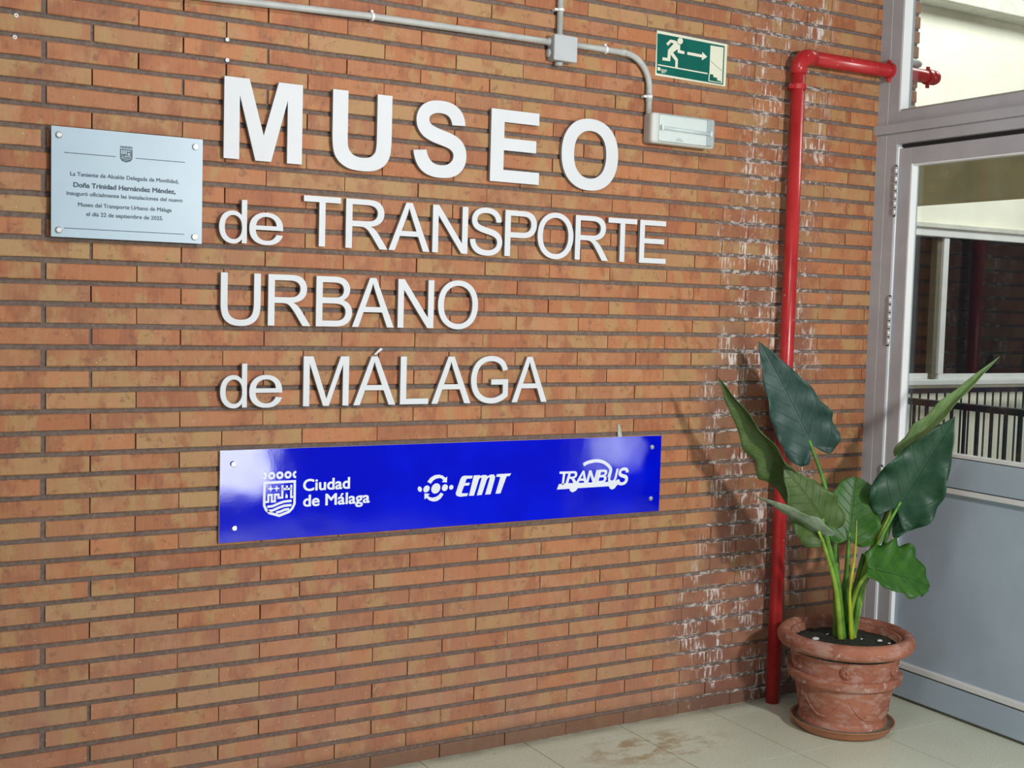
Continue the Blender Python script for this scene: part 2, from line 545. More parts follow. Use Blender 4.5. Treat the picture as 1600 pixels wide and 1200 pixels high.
def slab_bm(bm, contours, yf, yb):
    """extrude closed 2-D outlines (x, z), holes allowed, between a front and a back plane"""
    cs = [c for c in contours if len(c) > 2]
    outer = [c for c in cs if sum(inside(c[0], d) for d in cs if d is not c) % 2 == 0]
    for oc in outer:
        holes = [h for h in cs if h is not oc and h not in outer and inside(h[0], oc)]
        loops = [oc] + holes
        flat = [p for l in loops for p in l]
        tris = tessellate_polygon([[Vector((p[0], p[1], 0)) for p in l] for l in loops])
        vf = [bm.verts.new((p[0], yf, p[1])) for p in flat]
        vb = [bm.verts.new((p[0], yb, p[1])) for p in flat]
        for a, b, c in tris:
            try:
                bm.faces.new((vf[a], vf[b], vf[c]))
                bm.faces.new((vb[c], vb[b], vb[a]))
            except ValueError:
                pass
        k = 0
        for l in loops:
            n = len(l)
            for i in range(n):
                a, b = k + i, k + (i + 1) % n
                try:
                    bm.faces.new((vf[a], vf[b], vb[b], vb[a]))
                except ValueError:
                    pass
            k += n

def slab(name, contours, yf, yb, mat, parent=None, edge=None):
    bm = bmesh.new()
    slab_bm(bm, contours, yf, yb)
    o = link(name, bm_mesh(name, bm), mat, parent)
    if edge is not None:
        o.data.materials.append(edge)
        for p in o.data.polygons:
            if abs(p.normal.y) < 0.5:
                p.material_index = 1
    return o

def stroke(pts, w, closed=False):
    """outline of a poly-line drawn with a pen of width w, as quads"""
    P = [Vector((p[0], p[1])) for p in pts]
    n = len(P)
    L, R_ = [], []
    for i in range(n):
        a = P[(i - 1) % n] if (closed or i) else P[i]
        b = P[(i + 1) % n] if (closed or i < n - 1) else P[i]
        d1 = (P[i] - a).normalized() if (P[i] - a).length > 1e-9 else (b - P[i]).normalized()
        d2 = (b - P[i]).normalized() if (b - P[i]).length > 1e-9 else d1
        t = (d1 + d2)
        t = t.normalized() if t.length > 1e-6 else d1
        nn = Vector((-t.y, t.x))
        k = max(0.4, nn.dot(Vector((-d1.y, d1.x))))
        L.append(P[i] + nn * (w / 2 / k))
        R_.append(P[i] - nn * (w / 2 / k))
    qs = []
    rng = range(n if closed else n - 1)
    for i in rng:
        j = (i + 1) % n
        qs.append([tuple(L[i]), tuple(L[j]), tuple(R_[j]), tuple(R_[i])])
    return qs

def marks(name, polys, yf, yb, mat, parent):
    """several flat outlines as one printed mark"""
    bm = bmesh.new()
    for p in polys:
        slab_bm(bm, [p], yf, yb)
    return link(name, bm_mesh(name, bm), mat, parent)

def circle(cx, cz, r, n=24, rz=None):
    return [(cx + r * math.cos(2 * math.pi * i / n), cz + (rz or r) * math.sin(2 * math.pi * i / n)) for i in range(n)]

# letter outlines, drawn on a 2048-unit em
GL = {
 'A': "M-3 0L560 1466L769 1466L1369 0L1148 0L977 444L364 444L203 0ZM420 602L917 602L764 1008Q694 1193 660 1312Q632 1171 581 1032Z",
 'B': "M150 0L150 1466L700 1466Q868 1466 969 1421Q1071 1377 1128 1284Q1186 1192 1186 1091Q1186 997 1135 914Q1084 831 981 780Q1114 741 1185 647Q1257 553 1257 425Q1257 322 1213 233Q1170 145 1106 97Q1042 49 945 24Q849 0 709 0ZM344 850L661 850Q790 850 846 867Q920 889 957 940Q995 991 995 1068Q995 1141 960 1196Q925 1252 860 1272Q795 1293 637 1293L344 1293ZM344 173L709 173Q803 173 841 180Q908 192 953 220Q998 248 1027 301Q1056 355 1056 425Q1056 507 1014 567Q972 628 897 652Q823 677 683 677L344 677Z",
 'E': "M162 0L162 1466L1222 1466L1222 1293L356 1293L356 844L1167 844L1167 672L356 672L356 173L1256 173L1256 0Z",
 'G': "M844 575L844 747L1465 748L1465 204Q1322 90 1170 32Q1018 -25 858 -25Q642 -25 465 67Q289 160 199 335Q109 510 109 726Q109 940 198 1125Q288 1311 456 1401Q624 1491 843 1491Q1002 1491 1130 1439Q1259 1388 1332 1296Q1405 1204 1443 1056L1268 1008Q1235 1120 1186 1184Q1137 1248 1046 1286Q955 1325 844 1325Q711 1325 614 1284Q517 1244 457 1178Q398 1112 365 1033Q309 897 309 738Q309 542 376 410Q444 278 573 214Q702 150 847 150Q973 150 1093 198Q1213 247 1275 302L1275 575Z",
 'L': "M150 0L150 1466L344 1466L344 173L1066 173L1066 0Z",
 'M': "M152 0L152 1466L444 1466L791 428Q839 283 861 211Q886 291 939 446L1290 1466L1551 1466L1551 0L1364 0L1364 1227L938 0L763 0L339 1248L339 0Z",
 'N': "M156 0L156 1466L355 1466L1125 315L1125 1466L1311 1466L1311 0L1112 0L342 1152L342 0Z",
 'O': "M99 714Q99 1079 295 1285Q491 1492 801 1492Q1004 1492 1167 1395Q1330 1298 1415 1124Q1501 951 1501 731Q1501 508 1411 332Q1321 156 1156 65Q991 -25 800 -25Q593 -25 430 75Q267 175 183 348Q99 521 99 714ZM299 711Q299 446 441 293Q584 141 799 141Q1018 141 1159 295Q1301 449 1301 732Q1301 911 1240 1044Q1180 1178 1063 1251Q947 1325 802 1325Q596 1325 447 1183Q299 1042 299 711Z",
 'P': "M158 0L158 1466L711 1466Q857 1466 934 1452Q1042 1434 1115 1383Q1188 1333 1232 1242Q1277 1151 1277 1042Q1277 855 1158 725Q1039 596 728 596L352 596L352 0ZM352 769L731 769Q919 769 998 839Q1077 909 1077 1036Q1077 1128 1030 1193Q984 1259 908 1280Q859 1293 727 1293L352 1293Z",
 'R': "M161 0L161 1466L811 1466Q1007 1466 1109 1426Q1211 1387 1272 1287Q1333 1187 1333 1066Q1333 910 1232 803Q1131 696 920 667Q997 630 1037 594Q1122 516 1198 399L1453 0L1209 0L1015 305Q930 437 875 507Q820 577 776 605Q733 633 688 644Q655 651 580 651L355 651L355 0ZM355 819L772 819Q905 819 980 846Q1055 874 1094 934Q1133 995 1133 1066Q1133 1170 1057 1237Q982 1304 819 1304L355 1304Z",
 'S': "M92 471L275 487Q288 377 335 306Q383 236 483 192Q583 149 708 149Q819 149 904 182Q989 215 1030 272Q1072 330 1072 398Q1072 467 1032 518Q992 570 900 605Q841 628 639 676Q437 725 356 768Q251 823 199 904Q148 986 148 1087Q148 1198 211 1294Q274 1391 395 1441Q516 1491 664 1491Q827 1491 951 1438Q1076 1386 1143 1284Q1210 1182 1215 1053L1029 1039Q1014 1178 927 1249Q841 1320 672 1320Q496 1320 415 1255Q335 1191 335 1100Q335 1021 392 970Q448 919 684 865Q921 812 1009 772Q1137 713 1198 622Q1259 532 1259 414Q1259 297 1192 193Q1125 90 999 32Q874 -25 717 -25Q518 -25 383 33Q249 91 172 207Q96 324 92 471Z",
 'T': "M531 0L531 1293L48 1293L48 1466L1210 1466L1210 1293L725 1293L725 0Z",
 'U': "M1120 1466L1314 1466L1314 619Q1314 398 1264 268Q1214 138 1083 56Q953 -25 741 -25Q535 -25 404 46Q273 117 217 251Q161 386 161 619L161 1466L355 1466L355 620Q355 429 390 338Q426 248 512 199Q599 150 724 150Q938 150 1029 247Q1120 344 1120 620Z",
 'd': "M824 0L824 134Q723 -24 527 -24Q400 -24 293 46Q187 116 128 241Q70 367 70 530Q70 689 123 818Q176 948 282 1017Q388 1086 519 1086Q615 1086 690 1045Q765 1005 812 940L812 1466L991 1466L991 0ZM255 530Q255 326 341 225Q427 124 544 124Q662 124 744 220Q827 317 827 515Q827 733 743 835Q659 937 536 937Q416 937 335 839Q255 741 255 530Z",
 'e': "M862 342L1048 319Q1004 156 885 66Q766 -24 581 -24Q348 -24 211 119Q75 263 75 522Q75 790 213 938Q351 1086 571 1086Q784 1086 919 941Q1054 796 1054 533Q1054 517 1053 485L261 485Q271 310 360 217Q449 124 582 124Q681 124 751 176Q821 228 862 342ZM271 633L864 633Q852 767 796 834Q710 938 573 938Q449 938 364 855Q280 772 271 633Z",
 'bM': "M145 0L145 1466L588 1466L854 466L1117 1466L1561 1466L1561 0L1286 0L1286 1154L995 0L710 0L420 1154L420 0Z",
 'bU': "M147 1466L443 1466L443 672Q443 483 454 427Q473 337 544 282Q616 228 740 228Q866 228 930 279Q994 331 1007 406Q1020 481 1020 655L1020 1466L1316 1466L1316 696Q1316 432 1292 323Q1268 214 1203 139Q1139 64 1031 19Q923 -25 749 -25Q539 -25 430 23Q322 72 259 149Q196 227 176 312Q147 438 147 684Z",
 'bS': "M74 477L362 505Q388 360 467 292Q547 224 682 224Q825 224 897 284Q970 345 970 426Q970 478 939 514Q909 551 833 578Q781 596 596 642Q358 701 262 787Q127 908 127 1082Q127 1194 190 1291Q254 1389 373 1440Q493 1491 662 1491Q938 1491 1077 1370Q1217 1249 1224 1047L928 1034Q909 1147 846 1196Q784 1246 659 1246Q530 1246 457 1193Q410 1159 410 1102Q410 1050 454 1013Q510 966 726 915Q942 864 1045 809Q1149 755 1207 660Q1266 566 1266 427Q1266 301 1196 191Q1126 81 998 27Q870 -26 679 -26Q401 -26 252 102Q103 231 74 477Z",
 'bE': "M149 0L149 1466L1236 1466L1236 1218L445 1218L445 893L1181 893L1181 646L445 646L445 247L1264 247L1264 0Z",
 'bO': "M89 724Q89 948 156 1100Q206 1212 292 1301Q379 1390 482 1433Q619 1491 798 1491Q1122 1491 1316 1290Q1511 1089 1511 731Q1511 376 1318 175Q1125 -25 802 -25Q475 -25 282 174Q89 374 89 724ZM394 734Q394 485 509 356Q624 228 801 228Q978 228 1091 355Q1205 483 1205 738Q1205 990 1094 1114Q984 1238 801 1238Q618 1238 506 1112Q394 987 394 734Z",
 'bT': "M478 0L478 1218L43 1218L43 1466L1208 1466L1208 1218L774 1218L774 0Z",
 'bR': "M150 0L150 1466L773 1466Q1008 1466 1114 1426Q1221 1387 1285 1286Q1349 1185 1349 1055Q1349 890 1252 782Q1155 675 962 647Q1058 591 1120 524Q1183 457 1289 286L1468 0L1114 0L900 319Q786 490 744 534Q702 579 655 595Q608 612 506 612L446 612L446 0ZM446 846L665 846Q878 846 931 864Q984 882 1014 926Q1044 970 1044 1036Q1044 1110 1004 1155Q965 1201 893 1213Q857 1218 677 1218L446 1218Z",
 'bA': "M1471 0L1149 0L1021 333L435 333L314 0L0 0L571 1466L884 1466ZM926 580L724 1124L526 580Z",
 'bN': "M152 0L152 1466L440 1466L1040 487L1040 1466L1315 1466L1315 0L1018 0L427 956L427 0Z",
 'bB': "M150 1466L736 1466Q910 1466 995 1451Q1081 1437 1148 1391Q1216 1345 1261 1268Q1306 1192 1306 1097Q1306 994 1250 908Q1195 822 1100 779Q1234 740 1306 646Q1378 552 1378 425Q1378 325 1331 230Q1285 136 1204 79Q1124 23 1006 10Q932 2 649 0L150 0ZM446 1222L446 883L640 883Q813 883 855 888Q931 897 974 940Q1018 984 1018 1055Q1018 1123 980 1165Q943 1208 869 1217Q825 1222 616 1222ZM446 639L446 247L720 247Q880 247 923 256Q989 268 1030 314Q1072 361 1072 439Q1072 505 1040 551Q1008 597 947 618Q887 639 684 639Z",
}
import re
def glyph(ch, q=6):
    cs, cur = [], []
    for cmd, args in re.findall(r'([MLQZ])([^MLQZ]*)', GL[ch]):
        v = [float(a) for a in args.split()]
        if cmd == 'M':
            cur = [(v[0], v[1])]
        elif cmd == 'L':
            cur.append((v[0], v[1]))
        elif cmd == 'Q':
            x0, y0 = cur[-1]
            for i in range(1, q + 1):
                t = i / q
                cur.append(((1 - t) ** 2 * x0 + 2 * t * (1 - t) * v[0] + t * t * v[2], (1 - t) ** 2 * y0 + 2 * t * (1 - t) * v[1] + t * t * v[3]))
        else:
            if abs(cur[0][0] - cur[-1][0]) + abs(cur[0][1] - cur[-1][1]) < 0.5:
                cur.pop()
            cs.append(cur)
    return cs

def fit_glyph(ch, x0, x1, zb, cap, q=6):
    """glyph with its own left and right edges on x0, x1 and the em scaled to a cap height"""
    cs = glyph(ch, q)
    a = min(p[0] for c in cs for p in c)
    b = max(p[0] for c in cs for p in c)
    return [[(x0 + (p[0] - a) / (b - a) * (x1 - x0), zb + p[1] / 1466.0 * cap) for p in c] for c in cs]

def text_mesh(name, body, x0, x1, zbase, size, mat, parent, yf, bold=0.0):
    cu = bpy.data.curves.new(name, 'FONT')
    cu.body = body
    cu.size = size
    cu.extrude = 0.0003
    tmp = bpy.data.objects.new('tmp_text', cu)
    me = bpy.data.meshes.new_from_object(tmp)
    bpy.data.objects.remove(tmp)
    xs = [v.co.x for v in me.vertices]
    a, b = min(xs), max(xs)
    for v in me.vertices:
        x, y, z = v.co
        v.co = (x0 + (x - a) / (b - a) * (x1 - x0), yf - z, zbase + y)
    me.materials.clear()
    if bold:
        src = me.copy()
        bm = bmesh.new()
        for i, (dx, dz) in enumerate(((0, 0), (1, 0), (-1, 0), (0, 0.8), (0, -0.8), (0.7, 0.6), (-0.7, 0.6), (0.7, -0.6), (-0.7, -0.6))):
            t = src.copy()
            t.transform(Matrix.Translation((dx * bold, -0.00004 * i, dz * bold)))
            bm.from_mesh(t)
            bpy.data.meshes.remove(t)
        bm.to_mesh(me)
        bm.free()
        bpy.data.meshes.remove(src)
    o = link(name, me, mat, parent)
    return o

# outlines of the printed logos and pictograms, metres on the wall plane (x, z)
EMT_E = [(1.1829,0.9448),(1.216,0.9432),(1.2124,0.9343),(1.1946,0.9341),(1.1921,0.9324),(1.1874,0.9202),(1.2059,0.9204),(1.2021,0.9115),(1.1843,0.9113),(1.1763,0.8914),(1.1759,0.8865),(1.1998,0.8856),(1.1962,0.8767),(1.1709,0.8754),(1.1595,0.8783),(1.1543,0.8836),(1.1541,0.8892),(1.1693,0.9335),(1.1741,0.9412)]
EMT_M = [(1.2198,0.944),(1.2442,0.9435),(1.243,0.9406),(1.2571,0.944),(1.2688,0.9423),(1.2702,0.9388),(1.2843,0.9439),(1.296,0.9433),(1.3009,0.9362),(1.2991,0.926),(1.285,0.8775),(1.2642,0.8775),(1.2796,0.9281),(1.2801,0.9349),(1.2742,0.9341),(1.2692,0.9275),(1.2513,0.8771),(1.2328,0.8765),(1.2485,0.9296),(1.2496,0.9353),(1.2432,0.9344),(1.2394,0.9301),(1.2218,0.8764),(1.2031,0.8768)]
EMT_T = [(1.3077,0.9439),(1.363,0.9441),(1.3566,0.9359),(1.3448,0.9348),(1.3229,0.8784),(1.3038,0.8781),(1.3211,0.9341),(1.3041,0.9356)]
ARROW_UP = [(1.0487,0.9312),(1.0606,0.9444),(1.0752,0.9515),(1.09,0.9526),(1.105,0.9485),(1.1139,0.9407),(1.1208,0.9442),(1.1198,0.9254),(1.1018,0.9279),(1.1071,0.9336),(1.1003,0.9398),(1.0903,0.9418),(1.078,0.9391),(1.0695,0.9339),(1.0617,0.9243)]
ARROW_DOWN = [(1.1091,0.8872),(1.0983,0.8733),(1.0849,0.8662),(1.0713,0.8654),(1.0577,0.87),(1.0476,0.8788),(1.0399,0.8744),(1.0394,0.8939),(1.0583,0.8911),(1.0524,0.8852),(1.0599,0.8799),(1.071,0.8782),(1.0833,0.8808),(1.0918,0.8859),(1.099,0.8934)]
DOTS = [[(1.0937,0.9004),(1.0903,0.8961),(1.0858,0.8929),(1.0807,0.8912),(1.0757,0.8911),(1.071,0.8926),(1.0673,0.8956),(1.0647,0.8998),(1.0637,0.9048),(1.0643,0.9101),(1.0665,0.9151),(1.0699,0.9194),(1.0744,0.9226),(1.0794,0.9244),(1.0845,0.9245),(1.0892,0.923),(1.0929,0.92),(1.0955,0.9158),(1.0965,0.9108),(1.0959,0.9055)],[(1.055,0.9023),(1.0523,0.8996),(1.049,0.8977),(1.0455,0.8968),(1.0421,0.897),(1.039,0.8983),(1.0367,0.9006),(1.0354,0.9035),(1.0351,0.9069),(1.0359,0.9104),(1.0378,0.9137),(1.0404,0.9164),(1.0437,0.9183),(1.0473,0.9192),(1.0507,0.919),(1.0537,0.9177),(1.0561,0.9155),(1.0574,0.9125),(1.0577,0.9091),(1.0569,0.9055)],[(1.1224,0.9037),(1.1201,0.9009),(1.1171,0.8988),(1.1137,0.8978),(1.1103,0.8978),(1.1071,0.8988),(1.1045,0.9009),(1.1028,0.9037),(1.102,0.9069),(1.1024,0.9104),(1.1037,0.9137),(1.106,0.9165),(1.109,0.9186),(1.1124,0.9197),(1.1158,0.9197),(1.119,0.9186),(1.1216,0.9166),(1.1233,0.9138),(1.1241,0.9105),(1.1237,0.907)],[(1.0294,0.9102),(1.03,0.9075),(1.0299,0.9048),(1.029,0.9026),(1.0275,0.9009),(1.0255,0.9),(1.0232,0.8999),(1.0209,0.9007),(1.0186,0.9022),(1.0168,0.9044),(1.0155,0.907),(1.0149,0.9098),(1.015,0.9124),(1.0159,0.9146),(1.0174,0.9163),(1.0193,0.9172),(1.0216,0.9173),(1.024,0.9165),(1.0262,0.915),(1.0281,0.9128)],[(1.1432,0.905),(1.1416,0.9031),(1.1395,0.9017),(1.1371,0.9009),(1.1347,0.901),(1.1324,0.9017),(1.1305,0.9032),(1.1292,0.9052),(1.1287,0.9075),(1.1289,0.9099),(1.1298,0.9122),(1.1314,0.9141),(1.1335,0.9156),(1.1359,0.9163),(1.1384,0.9163),(1.1407,0.9155),(1.1425,0.9141),(1.1438,0.9121),(1.1444,0.9098),(1.1442,0.9073)]]
TB_BASE = [(1.5469,0.8794),(1.5543,0.8975),(1.5725,0.8995),(1.7559,0.8952),(1.7992,0.8986),(1.8091,0.8945),(1.7999,0.8809),(1.7975,0.8801),(1.7906,0.8714),(1.7787,0.867),(1.7689,0.8715),(1.7649,0.8797),(1.6335,0.8797),(1.6256,0.8712),(1.6119,0.8661),(1.6012,0.8716),(1.5986,0.8795)]
TB_QUADS = [('T',[(1.5543,0.8955),(1.5865,0.8949),(1.5561,0.9412),(1.5952,0.9404)]),('R',[(1.5807,0.8957),(1.6306,0.8946),(1.5952,0.9404),(1.6335,0.9402)]),('A',[(1.6212,0.895),(1.6716,0.8935),(1.6405,0.9407),(1.6698,0.9403)]),('N',[(1.6657,0.8938),(1.7059,0.8933),(1.6781,0.94),(1.7195,0.9397)]),('B',[(1.7071,0.8927),(1.75,0.8925),(1.7207,0.94),(1.7601,0.9398)]),('U',[(1.7572,0.8921),(1.7922,0.8914),(1.7673,0.9405),(1.8047,0.9409)]),('S',[(1.7938,0.8808),(1.8437,0.8817),(1.8059,0.9428),(1.8522,0.9428)])]
TB_ARC = [(1.6538,0.9604),(1.6746,0.9689),(1.7051,0.9726),(1.7339,0.9678),(1.7558,0.9564),(1.7696,0.9424),(1.7694,0.9305),(1.7625,0.9108)]
EX_HEAD = [(2.0275,2.4662),(2.027,2.4626),(2.0254,2.4591),(2.0228,2.4562),(2.0194,2.4541),(2.0156,2.4531),(2.0118,2.4531),(2.0082,2.4543),(2.0054,2.4565),(2.0035,2.4595),(2.0027,2.463),(2.0032,2.4666),(2.0048,2.47),(2.0074,2.4729),(2.0107,2.475),(2.0145,2.4761),(2.0184,2.476),(2.0219,2.4749),(2.0248,2.4727),(2.0267,2.4697)]
EX_BODY = [(1.9704,2.4639),(1.9929,2.4635),(2.0002,2.4608),(2.0053,2.453),(2.0162,2.4498),(2.0158,2.4329),(2.0363,2.4308),(2.0351,2.4212),(2.0056,2.4222),(2.005,2.4352),(1.9854,2.4206),(2.0078,2.4),(2.008,2.3701),(1.9973,2.3688),(1.9969,2.3931),(1.9751,2.4118),(1.9738,2.3884),(1.9396,2.3879),(1.9396,2.3981),(1.9615,2.3989),(1.9626,2.427),(1.9875,2.4526),(1.9744,2.454),(1.9619,2.4409),(1.9538,2.4476)]
EX_ARROW = [(2.0491,2.4311),(2.1165,2.4296),(2.1168,2.4391),(2.14,2.425),(2.1162,2.4093),(2.1165,2.4192),(2.0488,2.4211)]
EX_LINE = [(1.9203,2.3721),(2.1448,2.3679),(2.1443,2.3633),(1.9205,2.3679)]
EX_DOOR = [(2.1535,2.4675),(2.2144,2.4674),(2.2134,2.3382),(2.1499,2.3392),(2.1504,2.3644),(2.1528,2.3656)]
EX_STAIRS = [(2.1553,2.365),(2.1707,2.3649),(2.1719,2.3564),(2.1886,2.3555),(2.1898,2.3464),(2.2086,2.3453),(2.2083,2.3409),(2.154,2.3419)]
EX_RAIL = [(2.1562,2.4127),(2.2092,2.3836),(2.2092,2.3821),(2.1563,2.4112)]
EX_FIELD = [(1.9168,2.4785),(2.2172,2.4733),(2.2198,2.4704),(2.2191,2.336),(2.2167,2.3338),(1.9194,2.3403),(1.917,2.3424),(1.9145,2.4763)]
EX_MARK = [[(1.9196,2.3622),(1.9325,2.3615),(1.9323,2.3502),(1.9196,2.3509)],[(1.9358,2.3562),(1.961,2.3566),(1.9612,2.354),(1.9359,2.3536)],[(1.936,2.3512),(1.9596,2.3512),(1.9597,2.349),(1.9361,2.349)],[(1.9363,2.3466),(1.952,2.3466),(1.9521,2.3443),(1.9364,2.3443)]]

# ================================================================== the setting
# ---- brick wall
WX0, WX1 = -0.238, 3.236
K0, K1 = -16, 38
BH = 0.0456          # brick face height
BEDZ = U - BH

def brick_variant(i):
    """unit brick: 1 m long in x, front at y=0, drag-worn arrises; 38 triangles"""
    rr = random.Random(100 + i)
    bm = bmesh.new()
    st = [0.0, 0.33, 0.67, 1.0]
    rings = []
    for s in st:
        j = lambda m: rr.uniform(-m, m)
        bz = 0.0022
        prof = [(0.10, -BH / 2), (0.0022, -BH / 2 + j(0.0008)), (0.0 + j(0.0004), -BH / 2 + bz + j(0.0008)),
                (0.0 + j(0.0004), BH / 2 - bz + j(0.0008)), (0.0022, BH / 2 + j(0.0008)), (0.10, BH / 2)]
        rings.append([bm.verts.new((s, y, z)) for y, z in prof])
    for a, b in zip(rings, rings[1:]):
        for k in range(5):
            bm.faces.new((a[k], a[k + 1], b[k + 1], b[k]))
    bm.faces.new(rings[0])
    bm.faces.new(list(reversed(rings[-1])))
    me = bm_mesh('brick', bm)
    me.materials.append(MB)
    return me
BV = [brick_variant(i) for i in range(8)]

wall_bm = bmesh.new()
add_box(wall_bm, WX0 + 0.004, WX1 - 0.004, 0.024, 0.25, 0.0, (ZF - K0) * U)
bricks = []
rb = random.Random(3)
for k in range(K0, K1):
    zt = (ZF - k) * U
    zc = zt - U / 2
    zc0, zc1 = zc - BH / 2, zc + BH / 2
    add_box(wall_bm, WX0 + 0.003, WX1 - 0.003, 0.0060 + rb.uniform(-0.0015, 0.0015), 0.03, max(zc1 - 0.001, 0.0), zc1 + BEDZ + 0.001)
    odd = k % 2
    js = [n * BL + (BL / 2 if odd else 0.0) for n in range(-2, 15)]
    js = [j for j in js if WX0 + 0.05 < j < WX1 - 0.03]
    ends = [WX0] + js + [WX1]
    gaps = []
    for j in ends:
        if j == WX0 or j == WX1:
            gaps.append(0.0)
        elif j < -0.05:
            gaps.append(0.0150 + rb.uniform(-0.002, 0.002))
        elif j < 0.06:
            gaps.append(rb.choice([0.011, 0.010, 0.004, 0.0035]) if k < 4 or k > 23 else rb.choice([0.004, 0.0035, 0.009]))
        elif j < 0.5 and k < 4:
            gaps.append(rb.choice([0.005, 0.008, 0.0035]))
        else:
            gaps.append(rb.uniform(0.0022, 0.0042))
    for i in range(len(ends) - 1):
        a = ends[i] + gaps[i] / 2
        b = ends[i + 1] - gaps[i + 1] / 2
        bricks.append((a, b, zc, k))
        if gaps[i] > 0.0068:
            add_box(wall_bm, ends[i] - gaps[i] / 2 - 0.001, ends[i] + gaps[i] / 2 + 0.001, 0.0055, 0.03, max(zc0 - 0.001, 0), zc1 + 0.001)
wall = link('wall_back', bm_mesh('wall_back', wall_bm), MM)
tag(wall, 'orange brick wall in running bond with raked grey mortar', kind='structure')

def in_view(x, z):
    d = Vector((x, 0, z)) - CAM
    dp = d.dot(aF)
    return abs(d.dot(aR) / dp) < 0.43 and abs(d.dot(aU) / dp) < 0.325
vis = [b for b in bricks if in_view((b[0] + b[1]) / 2, b[2])]
vis.sort(key=lambda b: (Vector(((b[0] + b[1]) / 2, 0, b[2])) - CAM).length / max(b[1] - b[0], 0.05) ** 0.5)
single = set(id(b) for b in vis[:300])
rest = bmesh.new()
for b in bricks:
    x0, x1, zc, k = b
    dy = rb.uniform(-0.0012, 0.0012)
    tilt = rb.uniform(-0.0035, 0.0035)
    me = rb.choice(BV)
    if zc - BH / 2 < 0:          # bottom course is buried by the floor screed
        pass
    mat = Matrix.Translation((x0, dy, zc)) @ Matrix.Rotation(tilt * 0.5, 4, 'Y') @ Matrix.Diagonal((x1 - x0, 1, 1, 1))
    if id(b) in single:
        o = bpy.data.objects.new('brick', me)
        COL.objects.link(o)
        o.parent = wall
        o.matrix_basis = mat
    else:
        t = me.copy()
        t.transform(mat)
        rest.from_mesh(t)
        bpy.data.meshes.remove(t)
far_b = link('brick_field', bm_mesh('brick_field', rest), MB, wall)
far_b['kind'] = 'stuff'

# ---- floor of 40 cm terrazzo tiles
bm = bmesh.new()
add_box(bm, -4.0, 3.08, -4.6, 1.3, -0.08, -0.004)
floor = link('floor', bm_mesh('floor', bm), M['soil'])
floor.data.materials.clear()
floor.data.materials.append(paint('tile_joint', (0.06, 0.055, 0.045), 0.9, 0.2))
tag(floor, 'pale terrazzo tile floor with fine dark joints', kind='structure')
tb = bmesh.new()
add_box(tb, 0.0014, 0.3986, 0.0014, 0.3986, -0.03, 0.0)
tile_me = bm_mesh('tile', tb)
tile_me.materials.append(MF)
for i in range(-9, 4):
    for j in range(0, 12):
        x0 = 2.25 + 0.4 * (i - 1)
        y1 = -0.1 - 0.4 * (j - 1)
        ya = y1 - 0.4
        if x0 > 3.04:
            continue
        me = tile_me
        xe = min(x0 + 0.4, XC + 0.05)
        yb_ = min(y1, 0.012)
        o = bpy.data.objects.new('tile', me)
        COL.objects.link(o)
        o.parent = floor
        o.location = (x0, ya, 0)
        o.scale = ((xe - x0) / 0.4, (yb_ - ya) / 0.4, 1)

# ---- door set: t runs from the brick wall towards the viewer along the door plane
def dbox(name, t0, t1, z0, z1, mat, parent, d0=0.0, d1=0.05, bev=0.0015):
    """d0 is the depth of the visible face behind the door plane"""
    return box(name, XC + d0, XC + d1, -t1, -t0, z0, z1, mat, parent, bev)
TE = 1.06            # far end of the door leaf
fr = empty('trim_1', (XC, 0, 0), 'grey painted metal door frame post and head in the corner', kind='structure')
dbox('post', -0.004, 0.052, 0.0, 2.223, M['door'], fr, 0.0, 0.07)
dbox('inner_post', 0.0525, 0.104, 0.0, 2.223, M['door'], fr, 0.001, 0.07)
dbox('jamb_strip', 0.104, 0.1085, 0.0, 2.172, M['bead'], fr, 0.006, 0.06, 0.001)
dbox('head', 0.104, TE + 0.10, 2.182, 2.223, M['door'], fr, 0.001, 0.07)
dbox('head_gap_shade', 0.1, TE + 0.1, 2.166, 2.182, M['rubber'], fr, 0.03, 0.07)  # black strip paints the shade inside the head gap
dbox('post', TE + 0.005, TE + 0.10, 0.0, 2.223, M['door'], fr, 0.0, 0.07)
dbox('ledge', -0.012, TE + 0.11, 2.2235, 2.2605, M['door'], fr, -0.014, 0.07, 0.003)

w1 = empty('window_1', (XC, 0, 2.26), 'transom window with grey frame above the door', kind='structure')
dbox('post', -0.004, 0.052, 2.2605, 3.05, M['door'], w1, 0.0, 0.07)
dbox('sash_stile', 0.0525, 0.104, 2.2605, 3.05, M['door'], w1, 0.002, 0.07)
dbox('sash_rail', 0.104, TE + 0.1, 2.2605, 2.309, M['door'], w1, 0.002, 0.07)
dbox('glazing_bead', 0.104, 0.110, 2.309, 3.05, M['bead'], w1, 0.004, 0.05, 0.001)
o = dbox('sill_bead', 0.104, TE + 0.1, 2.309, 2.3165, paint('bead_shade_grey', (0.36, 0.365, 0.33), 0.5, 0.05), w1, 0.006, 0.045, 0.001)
for tt in (0.32, 0.53):
    lathe('rivet', (XC + 0.012, -tt, 2.3165), [(0.0, 0.0015), (0.003, 0.0015), (0.003, 0.0)], M['rubber'], w1, 10)
dbox('post', TE + 0.04, TE + 0.10, 2.2605, 3.05, M['door'], w1, 0.0, 0.07)
dbox('pane', 0.105, TE + 0.06, 2.31, 3.05, M['glass'], w1, 0.047, 0.051, 0.0)

